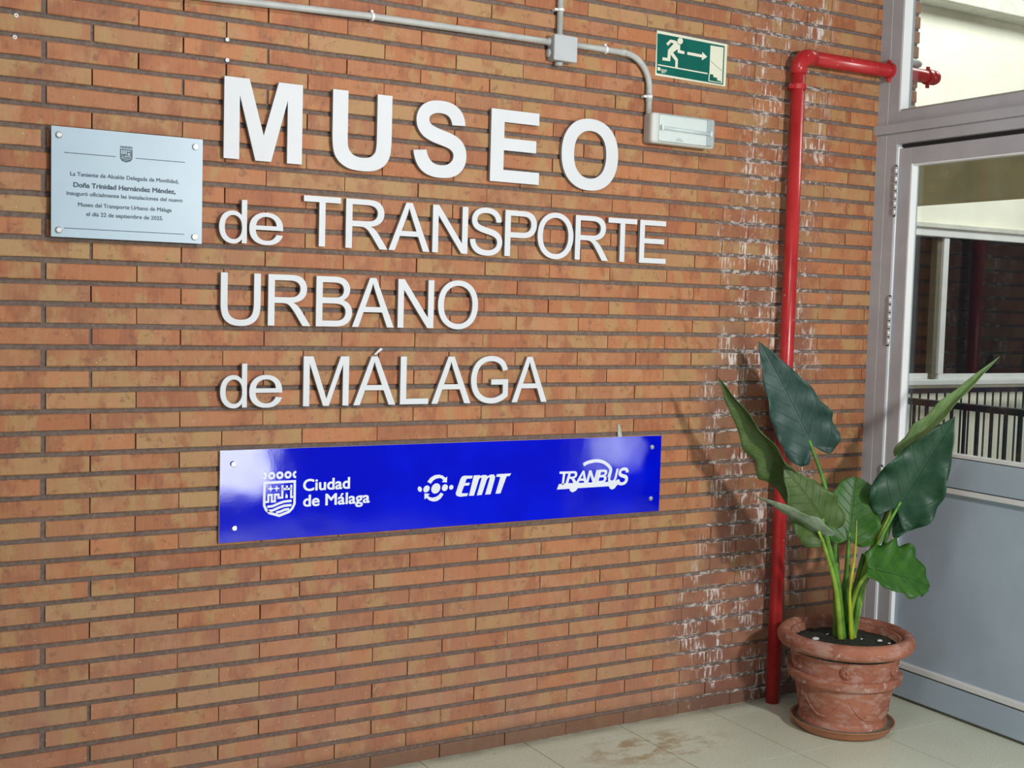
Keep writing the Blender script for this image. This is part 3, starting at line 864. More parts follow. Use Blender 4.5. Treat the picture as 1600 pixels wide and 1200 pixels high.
dr = empty('door_1', (XC, 0, 0), 'grey-blue metal door with a glazed upper half and hinges by the brick wall', kind='structure')
D0 = 0.012
dbox('stile', 0.1105, 0.170, 0.012, 2.164, M['door'], dr, D0, 0.06)
dbox('stile', TE - 0.06, TE, 0.012, 2.164, M['door'], dr, D0, 0.06)
dbox('top_rail', 0.170, TE - 0.06, 2.101, 2.164, M['door'], dr, D0, 0.06)
dbox('lock_rail', 0.170, TE - 0.06, 0.871, 0.982, M['door_blue'], dr, D0, 0.06)
dbox('bottom_rail', 0.170, TE - 0.06, 0.012, 0.119, M['door_blue'], dr, D0, 0.06)
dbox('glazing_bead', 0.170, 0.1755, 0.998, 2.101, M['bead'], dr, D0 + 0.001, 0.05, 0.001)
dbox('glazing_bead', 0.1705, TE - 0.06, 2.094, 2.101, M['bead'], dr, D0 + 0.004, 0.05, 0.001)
dbox('glazing_bead', 0.1705, TE - 0.06, 0.985, 0.998, M['far_frame'], dr, D0 + 0.001, 0.05, 0.001)
dbox('gasket', 0.1705, TE - 0.06, 0.982, 0.985, M['rubber'], dr, D0 + 0.001, 0.05, 0.0)
dbox('pane', 0.172, TE - 0.058, 0.99, 2.1, M['glass'], dr, 0.043, 0.047, 0.0)
dbox('panel_bead', 0.1705, TE - 0.06, 0.846, 0.868, M['far_frame'], dr, D0 + 0.001, 0.05, 0.003)
dbox('gasket', 0.1705, TE - 0.06, 0.868, 0.871, M['rubber'], dr, D0 + 0.001, 0.05, 0.0)
dbox('panel_bead', 0.1705, TE - 0.06, 0.122, 0.146, M['far_frame'], dr, D0 + 0.001, 0.05, 0.004)
dbox('gasket', 0.1705, TE - 0.06, 0.119, 0.122, M['rubber'], dr, D0 + 0.001, 0.05, 0.0)
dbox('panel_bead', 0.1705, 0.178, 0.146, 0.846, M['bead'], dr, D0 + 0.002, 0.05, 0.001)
dbox('lower_panel', 0.172, TE - 0.058, 0.13, 0.86, M['door_blue'], dr, 0.033, 0.05, 0.0)
dbox('sweep', 0.1105, TE, 0.004, 0.014, M['olive'], dr, D0 + 0.004, 0.05, 0.001)
hp = None
for zt, zb in ((2.096, 1.902), (1.586, 1.392), (0.910, 0.716)):
    h = lathe('hinge', (XC + 0.004, -0.1075, zb), [(0.0, 0), (0.0035, 0), (0.0035, zt - zb), (0.0, zt - zb)], M['rubber'], dr, 10)
    n = 6
    for i in range(n):
        a = zb + (zt - zb) * i / n + 0.0022
        b = zb + (zt - zb) * (i + 1) / n - 0.0022
        kn = lathe('knuckle', (XC + 0.0, -0.1075, a), [(0.0, 0), (0.0078, 0), (0.0078, b - a), (0.0, b - a)], M['hinge'], None, 12)
        kn.parent = h
    for zz, ss in ((zb - 0.004, 1), (zt, 1)):
        kn = lathe('pin_cap', (XC, -0.1075, zz), [(0.0, 0), (0.005, 0.0005), (0.005, 0.0035), (0.0, 0.004)], M['rubber'], None, 12)
        kn.parent = h

# glazed sidelight that carries the door line on towards the hall
sl = empty('window_4', (XC, -1.2, 0), 'glazed sidelight next to the door', kind='structure')
dbox('post', 2.10, 2.18, 0.0, 3.05, M['door'], sl, 0.0, 0.07)
dbox('rail', TE + 0.101, 2.10, 0.0, 0.10, M['door'], sl, 0.005, 0.065)
dbox('rail', TE + 0.112, 2.10, 2.225, 2.26, M['door'], sl, 0.0, 0.065)
dbox('pane', TE + 0.101, 2.10, 0.10, 2.225, M['glass'], sl, 0.04, 0.044, 0.0)
dbox('pane', TE + 0.101, 2.10, 2.26, 3.05, M['glass'], sl, 0.04, 0.044, 0.0)
# plain wall set back beyond the left end of the brickwork
wl_ = box('wall_left', -4.0, WX0 + 0.1, 1.2, 1.3, 0.0, 3.2, M['cream'], None, 0)
tag(wl_, 'cream plastered wall set back beyond the left end of the brickwork', kind='structure')

# ---- what lies beyond the glass
YF = 2.0
wp = box('wall_far', 3.4, 9.0, YF, YF + 0.2, 0.0, 1.06, M['cream'], None, 0)
tag(wp, 'cream rendered wall of the court beyond the glass door', kind='structure')
box('upper_wall', 3.4, 9.0, YF, YF + 0.2, 2.105, 4.6, M['cream'], wp, 0)
box('pier', 3.4, 5.05, YF, YF + 0.2, 1.06, 2.105, M['cream'], wp, 0)
fl2 = box('floor_court', XC + 0.06, 9.0, -3.0, 3.0, -0.08, -0.005, paint('court_paving', (0.42, 0.41, 0.36), 0.8, 0.1), None, 0)
tag(fl2, 'pale paving of the court behind the door', kind='structure')
cr = box('trim_2', 3.4, 9.0, YF - 0.16, YF, 3.49, 3.60, M['concrete'], None, 0.006)
tag(cr, 'weathered concrete ledge high on the far cream wall', kind='structure')
up = box('window_3', 6.0, 9.0, YF - 0.02, YF + 0.05, 3.66, 4.4, M['black'], None, 0.004)
tag(up, 'dark window strip above the concrete ledge', kind='structure')
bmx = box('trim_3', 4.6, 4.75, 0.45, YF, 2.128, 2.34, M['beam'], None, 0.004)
tag(bmx, 'cream beam with its shade painted tan, crossing behind the door glass', kind='structure')

w2 = empty('window_2', (6.0, YF, 1.06), 'sliding window with white frame and dark glass in the far wall', kind='structure')
box('head_frame', 5.05, 8.6, YF - 0.03, YF + 0.10, 2.03, 2.105, M['far_frame'], w2, 0.004)
box('head_track', 5.05, 8.6, YF - 0.045, YF + 0.02, 2.085, 2.115, M['concrete'], w2, 0.003)
box('sill', 5.05, 8.6, YF - 0.05, YF + 0.10, 1.06, 1.095, M['far_frame'], w2, 0.004)
box('sash_rail', 5.78, 8.6, YF - 0.02, YF + 0.02, 1.095, 1.132, M['far_frame'], w2, 0.003)
box('sash_rail', 5.05, 5.78, YF + 0.03, YF + 0.07, 1.095, 1.132, M['far_frame'], w2, 0.003)
box('sash_stile', 5.775, 5.825, YF - 0.02, YF + 0.02, 1.132, 2.03, M['far_frame'], w2, 0.003)
box('interlock', 5.735, 5.775, YF + 0.0, YF + 0.06, 1.10, 2.06, M['olive'], w2, 0.002)
box('pane', 5.82, 8.6, YF + 0.0, YF + 0.004, 1.13, 2.032, M['dark_glass'], w2, 0)
box('pane', 5.05, 5.74, YF + 0.05, YF + 0.054, 1.13, 2.032, M['dark_glass'], w2, 0)
rm = box('wall_reflected', 4.6, 9.2, YF + 0.75, YF + 0.85, 0.0, 2.6, M['reflected_brick'], None, 0)  # added backing, stands in for brickwork reflected in the dark glass
tag(rm, 'dim brick backing added behind the dark far window for its reflections', kind='structure')
p = tube('reflected_riser', [(6.75, YF + 0.70, 0.0), (6.75, YF + 0.70, 2.5)], 0.055, M['dim_red'])  # added tube, imitates the reflection of a red pipe
tag(p, 'added dull red tube behind the dark far window, standing in for a reflected pipe', 'pipe')
pn = box('reflected_post', 6.0, 6.14, YF + 0.66, YF + 0.74, 0.0, 2.5, paint('reflected_dark_brown', (0.07, 0.04, 0.03), 0.7, 0.2), None, 0.004)  # added with the backing to fill out the imitated reflection
tag(pn, 'dark brown post added behind the far window as part of its stand-in reflection', 'post')
bn = box('reflected_green_box', 6.9, 7.2, YF + 0.4, YF + 0.68, 0.0, 1.36, paint('reflected_green', (0.01, 0.05, 0.035), 0.5, 0.1), None, 0.03, 3)  # added block, imitates the green reflected in the pane
tag(bn, 'dark green box added behind the far window for reflected greenery', 'box')

def railing(name, a, b, z, spacing, rb_, rt, label, bar_h=0.02):
    a, b = Vector(a), Vector(b)
    root = empty(name, a, label, 'railing', 'black railings of the court')
    bm = bmesh.new()
    d = (b - a)
    L = d.length
    if abs(d.x) > abs(d.y):
        add_box(bm, a.x, b.x, a.y - rt, a.y + rt, z - bar_h, z + bar_h, 0.004)
    else:
        add_box(bm, a.x - rt, a.x + rt, a.y, b.y, z - bar_h, z + bar_h, 0.006)
    link('handrail', bm_mesh('handrail', bm), M['black'], root)
    bm = bmesh.new()
    add_box(bm, -rb_, rb_, -rb_, rb_, 0.02, z - bar_h + 0.003, 0.001, 1)
    me = bm_mesh('baluster', bm)
    me.materials.append(M['black'])
    for i in range(int(L / spacing) + 1):
        p_ = a + d.normalized() * (i * spacing)
        o = bpy.data.objects.new('baluster', me)
        COL.objects.link(o)
        o.parent = root
        o.location = (p_.x - a.x, p_.y - a.y, 0)
    return root
railing('railing', (5.06, YF - 0.09, 0), (8.4, YF - 0.09, 0), 1.028, 0.079, 0.0052, 0.018, 'thin black railing in front of the far cream wall', 0.016)
railing('railing', (4.2, 0.0, 0), (4.2, 1.45, 0), 1.075, 0.078, 0.0068, 0.020, 'near black railing with thick bars just behind the door glass', 0.017)

# ================================================================== things on the wall
YLf, YLb = -0.018, -0.006
GRP = 'raised letters of the museum name'
ORD = ['first', 'second', 'third', 'fourth', 'fifth', 'sixth', 'seventh', 'eighth', 'ninth', 'tenth']
def letters(word, glyphs, zb, cap, xs, bold=False, size='white'):
    for i, (ch, (x0, x1)) in enumerate(zip(glyphs, xs)):
        case = 'lowercase' if ch.islower() else 'capital'
        nm = 'letter'
        lab = '%s raised %s %s, %s letter of the %s' % (size, case, ch.upper() if ch == 'Á' else ch, ORD[i], word)
        g = ('b' + ch) if bold else ('A' if ch == 'Á' else ch)
        cs = fit_glyph(g, x0, x1, zb, cap, 7)
        if ch == 'Á':
            e = empty(nm, ((x0 + x1) / 2, 0, zb), lab, 'letter', GRP)
            slab('letter_body', cs, YLf, YLb, M['white'], e, M['letter_edge'])
            slab('accent', [[(0.8505, 1.3445), (0.8720, 1.3645), (0.8800, 1.3600), (0.8560, 1.3425)]], YLf, YLb, M['white'], e, M['letter_edge'])
            slab('spacer', [circle((x0 + x1) / 2 - 0.04, zb + cap * 0.35, 0.004, 10)], YLb, 0.002, M['letter_edge'], e)
            continue
        o = slab(nm, cs, YLf, YLb, M['white'], None, M['letter_edge'])
        tag(o, lab, 'letter', GRP)
        # small fixing stud hidden behind the letter
        xs_ = [p for p in cs[0]]
        sx, sz = min(xs_, key=lambda p: p[0])
letters('word MUSEO', 'MUSEO', 1.9125, 0.2345, [(0.3642, 0.6024), (0.6985, 0.8947), (0.9704, 1.1592), (1.2478, 1.4350), (1.5216, 1.7537)], True, 'large white')
letters('small word de before TRANSPORTE', 'de', 1.6692, 0.1265, [(0.3537, 0.4366), (0.4436, 0.5475)])
letters('word TRANSPORTE', 'TRANSPORTE', 1.6715, 0.1508, [(0.6113, 0.7305), (0.7475, 0.8886), (0.8919, 1.0346), (1.0442, 1.1712), (1.1800, 1.3007), (1.3101, 1.4325), (1.4363, 1.5793), (1.5872, 1.7255), (1.7224, 1.8453), (1.8582, 1.9752)])
letters('word URBANO', 'URBANO', 1.4290, 0.1530, [(0.3607, 0.4811), (0.5043, 0.6383), (0.6555, 0.7733), (0.7741, 0.9150), (0.9286, 1.0546), (1.0698, 1.2160)])
letters('small word de before MÁLAGA', 'de', 1.1850, 0.1300, [(0.3624, 0.4432), (0.4503, 0.5523)])
letters('word MÁLAGA', 'MÁLAGA', 1.1850, 0.1525, [(0.6189, 0.7672), (0.7835, 0.9264), (0.9427, 1.0426), (1.0541, 1.1969), (1.1972, 1.3378), (1.3536, 1.4911)])

def screw(x, z, yf, r, parent, mat=None, name='screw'):
    bm = bmesh.new()
    lathe_bm(bm, (x, yf, z), [(0.0, -0.006), (r * 0.8, -0.006), (r, -0.0045), (r, 0.0), (0.0, 0.0)], 20, 'y')
    return link(name, bm_mesh(name, bm), mat or M['steel'], parent)

def crest(name, cx, ztop, w, yf, yb, mat, parent, pen=0.075):
    T = lambda pts: [(cx + a * w, ztop + b * w) for a, b in pts]
    P = []
    h = 0.5 - pen / 2
    sh = [(-h, -pen / 2), (h, -pen / 2), (h, -0.70), (h - 0.06, -0.83), (0.30, -0.93), (0.0, -1.03), (-0.30, -0.93), (-h + 0.06, -0.83), (-h, -0.70)]
    P += stroke(T(sh), pen * w, True)
    for pts in ([(-0.37, -0.745), (-0.2, -0.735), (0.0, -0.66), (0.15, -0.62), (0.37, -0.61)],
                [(-0.36, -0.875), (-0.2, -0.86), (0.0, -0.785), (0.15, -0.745), (0.37, -0.735)],
                [(-0.10, -0.935), (0.05, -0.905), (0.15, -0.865), (0.30, -0.85)]):
        P += stroke(T(pts), pen * 0.95 * w)
    P += stroke(T([(-0.43, -0.60), (-0.34, -0.60), (-0.34, -0.40), (-0.235, -0.40), (-0.235, -0.60), (-0.14, -0.60), (-0.14, -0.40), (-0.03, -0.40), (-0.03, -0.50), (0.085, -0.50), (0.085, -0.13)]), pen * 0.8 * w)
    P += stroke(T([(0.085, -0.25), (0.355, -0.25)]), pen * 0.8 * w)
    P += stroke(T([(0.22, -0.15), (0.22, -0.25)]), pen * 0.8 * w)
    P += stroke(T([(0.355, -0.13), (0.355, -0.50), (0.44, -0.50)]), pen * 0.8 * w)
    P.append(T([(0.18, -0.52), (0.18, -0.45), (0.21, -0.38), (0.25, -0.45), (0.25, -0.52)]))
    for sx in (-0.27, -0.09):
        P.append(T([(sx + (0.105 if i % 2 == 0 else 0.035) * math.cos(math.pi / 4 * i), -0.22 + (0.105 if i % 2 == 0 else 0.035) * math.sin(math.pi / 4 * i)) for i in range(8)]))
    for rx in (-0.25, 0.0, 0.25):
        P += stroke(T(circle(rx, 0.165, 0.078, 18)), 0.065 * w, True)
    for rx, a0 in ((-0.5, -90), (0.5, 90)):
        P += stroke(T([(rx + 0.078 * math.cos(math.radians(a0 + i * 20)), 0.165 + 0.078 * math.sin(math.radians(a0 + i * 20))) for i in range(10)]), 0.065 * w)
    return marks(name, P, yf, yb, mat, parent)

# ---- inauguration plaque
pq = empty('plaque', (0.0968, 0, 1.66), 'pale blue frosted plaque with printed text held by four steel studs', 'plaque')
o = slab('plate', [[(-0.109, 1.6615), (0.3026, 1.6615), (0.3026, 1.959), (-0.109, 1.959)]], -0.020, -0.014, M['plaque'], pq, M['plaque_edge'])
for x, z in ((-0.0893, 1.936), (0.2812, 1.936), (0.2812, 1.680), (-0.0893, 1.680)):
    screw(x, z, -0.020, 0.0085, pq, None, 'stud')
    lathe('standoff', (x, -0.014, z), [(0.0, 0.0), (0.006, 0.0), (0.006, 0.018), (0.0, 0.018)], M['steel'], pq, 14, 'y')
yi = -0.0204
text_mesh('printed_line', 'La Teniente de Alcalde Delegada de Movilidad,', -0.0596, 0.2343, 1.8290, 0.0155, M['ink'], pq, yi, 0.00018)
text_mesh('printed_line', 'Doña Trinidad Hernández Méndez,', -0.0512, 0.2255, 1.7990, 0.0185, M['ink'], pq, yi, 0.0006)
text_mesh('printed_line', 'inauguró oficialmente las instalaciones del nuevo', -0.0694, 0.2458, 1.7765, 0.0155, M['ink'], pq, yi, 0.00018)
text_mesh('printed_line', 'Museo del Transporte Urbano de Málaga', -0.0392, 0.2152, 1.7472, 0.0155, M['ink'], pq, yi, 0.00018)
text_mesh('printed_line', 'el día 22 de septiembre de 2025.', -0.0173, 0.1919, 1.7223, 0.0155, M['ink'], pq, yi, 0.00018)
for x0, x1, z in ((-0.0764, 0.0604, 1.890), (0.1143, 0.252, 1.890), (-0.0757, 0.2522, 1.686)):
    slab('rule', [[(x0, z - 0.0009), (x1, z - 0.0009), (x1, z + 0.0009), (x0, z + 0.0009)]], -0.0205, -0.0199, M['ink'], pq)
crest('crest', 0.0885, 1.9122, 0.0335, -0.0206, -0.0199, M['ink'], pq, 0.085)

# ---- blue sponsor panel
sg = empty('sponsor_sign', (1.18, 0, 0.78), 'long glossy blue sign with three white logos, below the letters', 'sign')
slab('panel', [[(0.3668, 0.7815), (1.990, 0.7775), (1.990, 1.0530), (0.3668, 1.0575)]], -0.012, -0.004, M['blue'], sg, M['print_white'])
for x, z in ((0.4060, 1.0165), (0.4115, 0.8240), (1.9469, 1.0124), (1.9493, 0.8255)):
    screw(x, z, -0.012, 0.0082, sg)
slab('adhesive_dab', [[(1.803, 1.053), (1.821, 1.053), (1.813, 1.082), (1.806, 1.100), (1.801, 1.096)]], -0.004, 0.001, M['conduit'], sg)
Yp, Yq = -0.0128, -0.0119
crest('city_crest', 0.5508, 0.9590, 0.1035, Yp, Yq, M['print_white'], sg)
text_mesh('logo_text', 'Ciudad', 0.6266, 0.7782, 0.9245, 0.0505, M['print_white'], sg, Yp, 0.0014)
text_mesh('logo_text', 'de Málaga', 0.6274, 0.8464, 0.8760, 0.0505, M['print_white'], sg, Yp, 0.0014)
marks('transit_emblem', [ARROW_UP, ARROW_DOWN] + DOTS, Yp, Yq, M['print_white'], sg)
marks('logo_letters', [EMT_E, EMT_M, EMT_T], Yp, Yq, M['print_white'], sg)
bm = bmesh.new()
slab_bm(bm, [TB_BASE], Yp, Yq)
for i, (c, (bl_, br_, tl_, tr_)) in enumerate(TB_QUADS):
    cs = glyph('b' + c, 5)
    a = min(p[0] for q in cs for p in q)
    b = max(p[0] for q in cs for p in q)
    out = []
    for q in cs:
        r_ = []
        for px, py in q:
            u, v = (px - a) / (b - a), py / 1466.0
            r_.append(tuple((1 - u) * (1 - v) * bl_[k] + u * (1 - v) * br_[k] + (1 - u) * v * tl_[k] + u * v * tr_[k] for k in (0, 1)))
        out.append(r_)
    slab_bm(bm, out, Yp - 0.00004 * i, Yq)
for q in stroke([(p.x, p.y) for p in catmull([(*p, 0) for p in TB_ARC], 5)], 0.0118):
    slab_bm(bm, [q], Yp, Yq)
link('bus_logo', bm_mesh('bus_logo', bm), M['print_white'], sg)

# ---- exit sign
ex = empty('exit_sign', (2.07, 0, 2.33), 'green and cream emergency exit sign with a running figure and arrow', 'sign')
slab('plate', [[(1.9112, 2.3322), (2.2310, 2.3290), (2.2325, 2.4815), (1.9125, 2.4885)]], -0.0035, 0.001, M['cream_sign'], ex)
slab('green_field', [EX_FIELD], -0.0040, -0.003, M['green_sign'], ex)
marks('running_figure', [EX_BODY, EX_HEAD], -0.0046, -0.0038, M['cream_sign'], ex)
slab('arrow', [EX_ARROW], -0.0046, -0.0038, M['cream_sign'], ex)
slab('ground_line', [EX_LINE], -0.0045, -0.0038, M['cream_sign'], ex)
slab('doorway', [EX_DOOR], -0.0046, -0.0038, M['cream_sign'], ex)
slab('stairs', [EX_STAIRS], -0.0050, -0.0044, M['green_sign'], ex)
slab('stair_rail', [EX_RAIL], -0.0050, -0.0044, M['green_sign'], ex)
marks('fine_print', EX_MARK, -0.0045, -0.0038, M['cream_sign'], ex)

# ---- conduit, junction box, emergency light
CY = -0.016
def clip(x, z, r, parent, vert=False):
    bm = bmesh.new()
    prof = [(r, -0.004), (r + 0.0022, -0.004), (r + 0.0022, 0.004), (r, 0.004)]
    lathe_bm(bm, (x, CY, z), prof, 20, 'z' if vert else 'x', True)
    if vert:
        add_box(bm, x - r - 0.012, x - r, CY - 0.003, 0.001, z - 0.004, z + 0.004, 0.001)
    else:
        add_box(bm, x - 0.004, x + 0.004, CY, 0.001, z + r - 0.001, z + r + 0.010, 0.001)
    return link('clip', bm_mesh('clip', bm), M['bead'], parent)
RC = 0.0105
c1 = empty('conduit', (-0.05, CY, 2.36), 'grey conduit running level from the left to the junction box', 'conduit', 'grey wall conduits')
tube('pipe', [(-0.235, CY, 2.340), (0.37, CY, 2.364), (0.81, CY, 2.380), (1.32, CY, 2.3865), (1.47, CY, 2.387)], RC, M['conduit'], c1)
clip(0.822, 2.3795, RC, c1)
c2 = empty('conduit', (1.5, CY, 2.42), 'grey conduit dropping from above into the top of the junction box', 'conduit', 'grey wall conduits')
tube('pipe', [(1.502, CY, 3.2), (1.5005, CY, 2.40)], RC, M['conduit'], c2)
clip(1.501, 2.497, RC, c2, True)
c3 = empty('conduit', (1.7, CY, 2.2), 'grey conduit curving down from the junction box to the emergency light', 'conduit', 'grey wall conduits')
arc = [(1.56, CY, 2.390), (1.66, CY, 2.3905), (1.765, CY, 2.390)] + [(1.766 + 0.112 * math.sin(math.radians(a)), CY, 2.278 + 0.112 * math.cos(math.radians(a))) for a in range(8, 90, 8)] + [(1.878, CY, 2.275), (1.879, CY, 2.19)]
tube('pipe', arc, RC, M['conduit'], c3)
clip(1.688, 2.390, RC, c3)
clip(1.878, 2.252, RC, c3, True)
tube('coupling', [(1.745, CY, 2.3905), (1.772, CY, 2.3895)], RC + 0.0013, M['conduit'], c3)
tube('coupling', [(1.878, CY, 2.262), (1.8785, CY, 2.235)], RC + 0.0013, M['conduit'], c3)
jb = empty('junction_box', (1.506, 0, 2.32), 'square grey junction box where three conduits meet', 'junction box')
box('base', 1.463, 1.549, -0.040, 0.001, 2.326, 2.406, paint('box_side_grey', (0.40, 0.41, 0.41), 0.5, 0.06), jb, 0.006, 3)
box('lid', 1.460, 1.552, -0.052, -0.038, 2.3235, 2.409, M['box'], jb, 0.005, 3)
for x, z, ax, s in ((1.455, 2.387, 'x', 1), (1.549, 2.390, 'x', 1), (1.5, 2.404, 'z', 1), (1.5, 2.313, 'z', 1), (1.455, 2.35, 'x', 1)):
    lathe('gland', (x, CY, z), [(0.0, 0), (0.0135, 0.001), (0.0145, 0.012), (0.0, 0.013)], M['box'], jb, 16, ax)

el = empty('emergency_light', (2.0, 0, 2.09), 'pale plastic emergency light with a clear cover below the exit sign', 'emergency light')
box('base', 1.868, 2.142, -0.034, 0.001, 2.092, 2.195, paint('lamp_base', (0.50, 0.49, 0.45), 0.45, 0.04), el, 0.010, 4)
bm = bmesh.new()
add_box(bm, 1.8635, 2.1445, -0.061, -0.030, 2.0885, 2.1945, 0.012, 4)
ho = link('housing', bm_mesh('housing', bm), M['lamp_body'], el)
box('reflector', 1.893, 2.127, -0.0625, -0.060, 2.097, 2.187, M['lamp_white'], el, 0.004)
box('end_plate', 2.104, 2.127, -0.0665, -0.0615, 2.098, 2.186, M['box'], el, 0.002)
tube('lamp_tube', [(1.902, -0.068, 2.142), (2.112, -0.068, 2.138)], 0.006, M['tube'], el, 12)
for x, z in ((1.899, 2.142), (2.116, 2.138)):
    box('lamp_holder', x - 0.004, x + 0.004, -0.077, -0.060, z - 0.009, z + 0.009, M['bead'], el, 0.001)
box('cover', 1.888, 2.130, -0.080, -0.0608, 2.0935, 2.1905, M['cover'], el, 0.006, 3)
for i, (x0, x1, z) in enumerate(((1.972, 1.992, 2.1105), (1.968, 2.000, 2.1055), (1.968, 1.997, 2.102), (2.020, 2.0225, 2.113), (2.020, 2.0225, 2.106))):
    slab('fine_print', [[(x0, z), (x1, z), (x1, z + 0.0022), (x0, z + 0.0022)]], -0.0631, -0.0622, M['conduit'], el)

# ---- fire main
PY = -0.052
PX, PZ, PR = 2.540, 2.470, 0.0265
fp = empty('fire_pipe', (PX, PY, 0), 'glossy red fire pipe rising beside the door and turning through the frame', 'pipe')
tube('riser', [(PX + 0.002, PY, 0.0), (PX, PY, 1.2), (PX, PY, PZ - 0.055)], PR, M['red'], fp, 24)
el_pts = [(PX, PY, PZ - 0.065), (PX, PY, PZ - 0.045)] + [(PX + 0.045 - 0.045 * math.cos(math.radians(a)), PY, PZ - 0.045 + 0.045 * math.sin(math.radians(a))) for a in range(10, 91, 10)] + [(PX + 0.07, PY, PZ)]
tube('elbow', el_pts, PR + 0.004, M['red'], fp, 24)
tube('branch', [(PX + 0.06, PY, PZ), (3.20, PY, PZ + 0.004), (3.275, PY, PZ + 0.004)], PR, M['red'], fp, 24)
def pipe_clamp(c, axis, parent, name='clamp'):
    bm = bmesh.new()
    lathe_bm(bm, c, [(PR - 0.001, -0.009), (PR + 0.0045, -0.009), (PR + 0.0045, 0.009), (PR - 0.001, 0.009)], 28, axis, True)
    if axis == 'z':
        add_box(bm, c[0] - PR - 0.016, c[0] - PR, c[1] - 0.004, c[1] + 0.004, c[2] - 0.008, c[2] + 0.008, 0.001)
        add_box(bm, c[0] - 0.005, c[0] + 0.005, c[1] + PR, 0.0, c[2] - 0.005, c[2] + 0.005)
        lathe_bm(bm, (c[0] - PR - 0.010, c[1] - 0.004, c[2]), [(0, -0.006), (0.006, -0.006), (0.006, 0), (0, 0)], 10, 'y')
    else:
        add_box(bm, c[0] - 0.008, c[0] + 0.008, c[1] - 0.004, c[1] + 0.004, c[2] - PR - 0.018, c[2] - PR, 0.001)
        add_box(bm, c[0] - 0.008, c[0] + 0.008, c[1] - 0.004, c[1] + 0.004, c[2] + PR, c[2] + PR + 0.014, 0.001)
    return link(name, bm_mesh(name, bm), M['red'], parent)
pipe_clamp((PX, PY, 2.355), 'z', fp)
pipe_clamp((PX, PY, 1.06), 'z', fp)
pipe_clamp((XC - 0.006, PY, PZ + 0.003), 'x', fp)
pipe_clamp((3.235, PY, PZ + 0.004), 'x', fp)
lathe('end_cap', (3.272, PY, PZ + 0.004), [(PR + 0.003, -0.03), (PR + 0.003, 0.0), (PR * 0.9, 0.014), (PR * 0.5, 0.023), (0.0, 0.026)], M['red'], fp, 24, 'x')
gp = tube('conduit', [(XC + 0.075, -0.03, 2.530), (3.19, -0.03, 2.528), (3.215, -0.02, 2.527), (3.225, 0.01, 2.526)], 0.014, M['conduit'])
tag(gp, 'short grey conduit above the red pipe seen through the transom glass', 'conduit', 'grey wall conduits')

# ---- leftover wall plugs
for i, (x, z, nm) in enumerate(((-0.1957, 2.2425, 'upper of two near the top left corner of the wall'), (-0.1989, 2.1851, 'lower of two near the top left corner of the wall'),
                  (0.3761, 2.2542, 'upper of two above the big letter M'), (0.3769, 2.1958, 'lower of two above the big letter M'))):
    lathe_o = lathe('wall_plug', (x, 0.0, z), [(0.0, 0.002), (0.0022, 0.002), (0.0026, -0.003), (0.0055, -0.003), (0.0060, 0.0), (0.0060, 0.006)], M['bead'], None, 14, 'y')
    tag(lathe_o, 'small white empty wall plug, ' + nm, 'wall plug', 'empty wall plugs')

# ================================================================== pot and plant
PC = Vector((2.588, -0.372, 0.0))
sa = empty('saucer', PC, 'round terracotta coloured plastic saucer under the flower pot', 'saucer')
lathe('dish', PC, [(0.0, 0.002), (0.150, 0.002), (0.164, 0.004), (0.172, 0.014), (0.184, 0.034), (0.1865, 0.035), (0.1865, 0.0375), (0.181, 0.0375), (0.168, 0.014), (0.155, 0.009), (0.0, 0.009)], M['saucer'], sa, 64)
lathe('grime', PC, [(0.0, 0.0095), (0.150, 0.0095), (0.1645, 0.0135), (0.1775, 0.0345)], M['saucer_in'], sa, 64)
pot = empty('flower_pot', PC, 'terracotta flower pot with thick rim, rosettes and raised band on the floor', 'flower pot')
ZP = 0.0105
lathe('body', PC, [(0.0, ZP), (0.150, ZP), (0.156, ZP + 0.004), (0.160, ZP + 0.012), (0.158, ZP + 0.034), (0.153, ZP + 0.042), (0.155, 0.06), (0.164, 0.11), (0.176, 0.17), (0.184, 0.205), (0.189, 0.24), (0.195, 0.285), (0.20, 0.315), (0.20, 0.345), (0.185, 0.345), (0.185, 0.30), (0.0, 0.295)], M['terracotta'], pot, 72)
rim = []
for i in range(20):
    a = 2 * math.pi * i / 20
    rim.append((0.2195 + 0.0245 * math.cos(a), 0.332 + 0.029 * math.sin(a)))
lathe('rim', PC, rim, M['terracotta'], pot, 72, 'z', True)
lathe('band', PC, [(0.178, 0.184), (0.196, 0.186), (0.2015, 0.192), (0.200, 0.205), (0.2055, 0.213), (0.2025, 0.219), (0.183, 0.221)], M['terracotta'], pot, 72)
bm = bmesh.new()
lathe_bm(bm, PC, [(0.0, 0.322), (0.05, 0.330), (0.10, 0.326), (0.15, 0.321), (0.199, 0.316), (0.199, 0.29), (0.0, 0.285)], 48)
rs = random.Random(5)
for v in bm.verts:
    if v.co.z > 0.31:
        v.co.z += rs.uniform(-0.005, 0.005)
link('soil', bm_mesh('soil', bm, True), M['soil'], pot)
for dx, dy, s in ((-0.105, 0.045, 0.012), (0.095, -0.075, 0.009), (0.10, -0.115, 0.005), (-0.02, 0.07, 0.006), (0.05, -0.03, 0.004)):
    bm = bmesh.new()
    bmesh.ops.create_icosphere(bm, subdivisions=2, radius=1.0)
    for v in bm.verts:
        v.co = Vector((PC.x + dx + v.co.x * s * 1.3, PC.y + dy + v.co.y * s, 0.328 + v.co.z * s * 0.5))
    link('pebble', bm_mesh('pebble', bm, True), M['pebble'], pot)

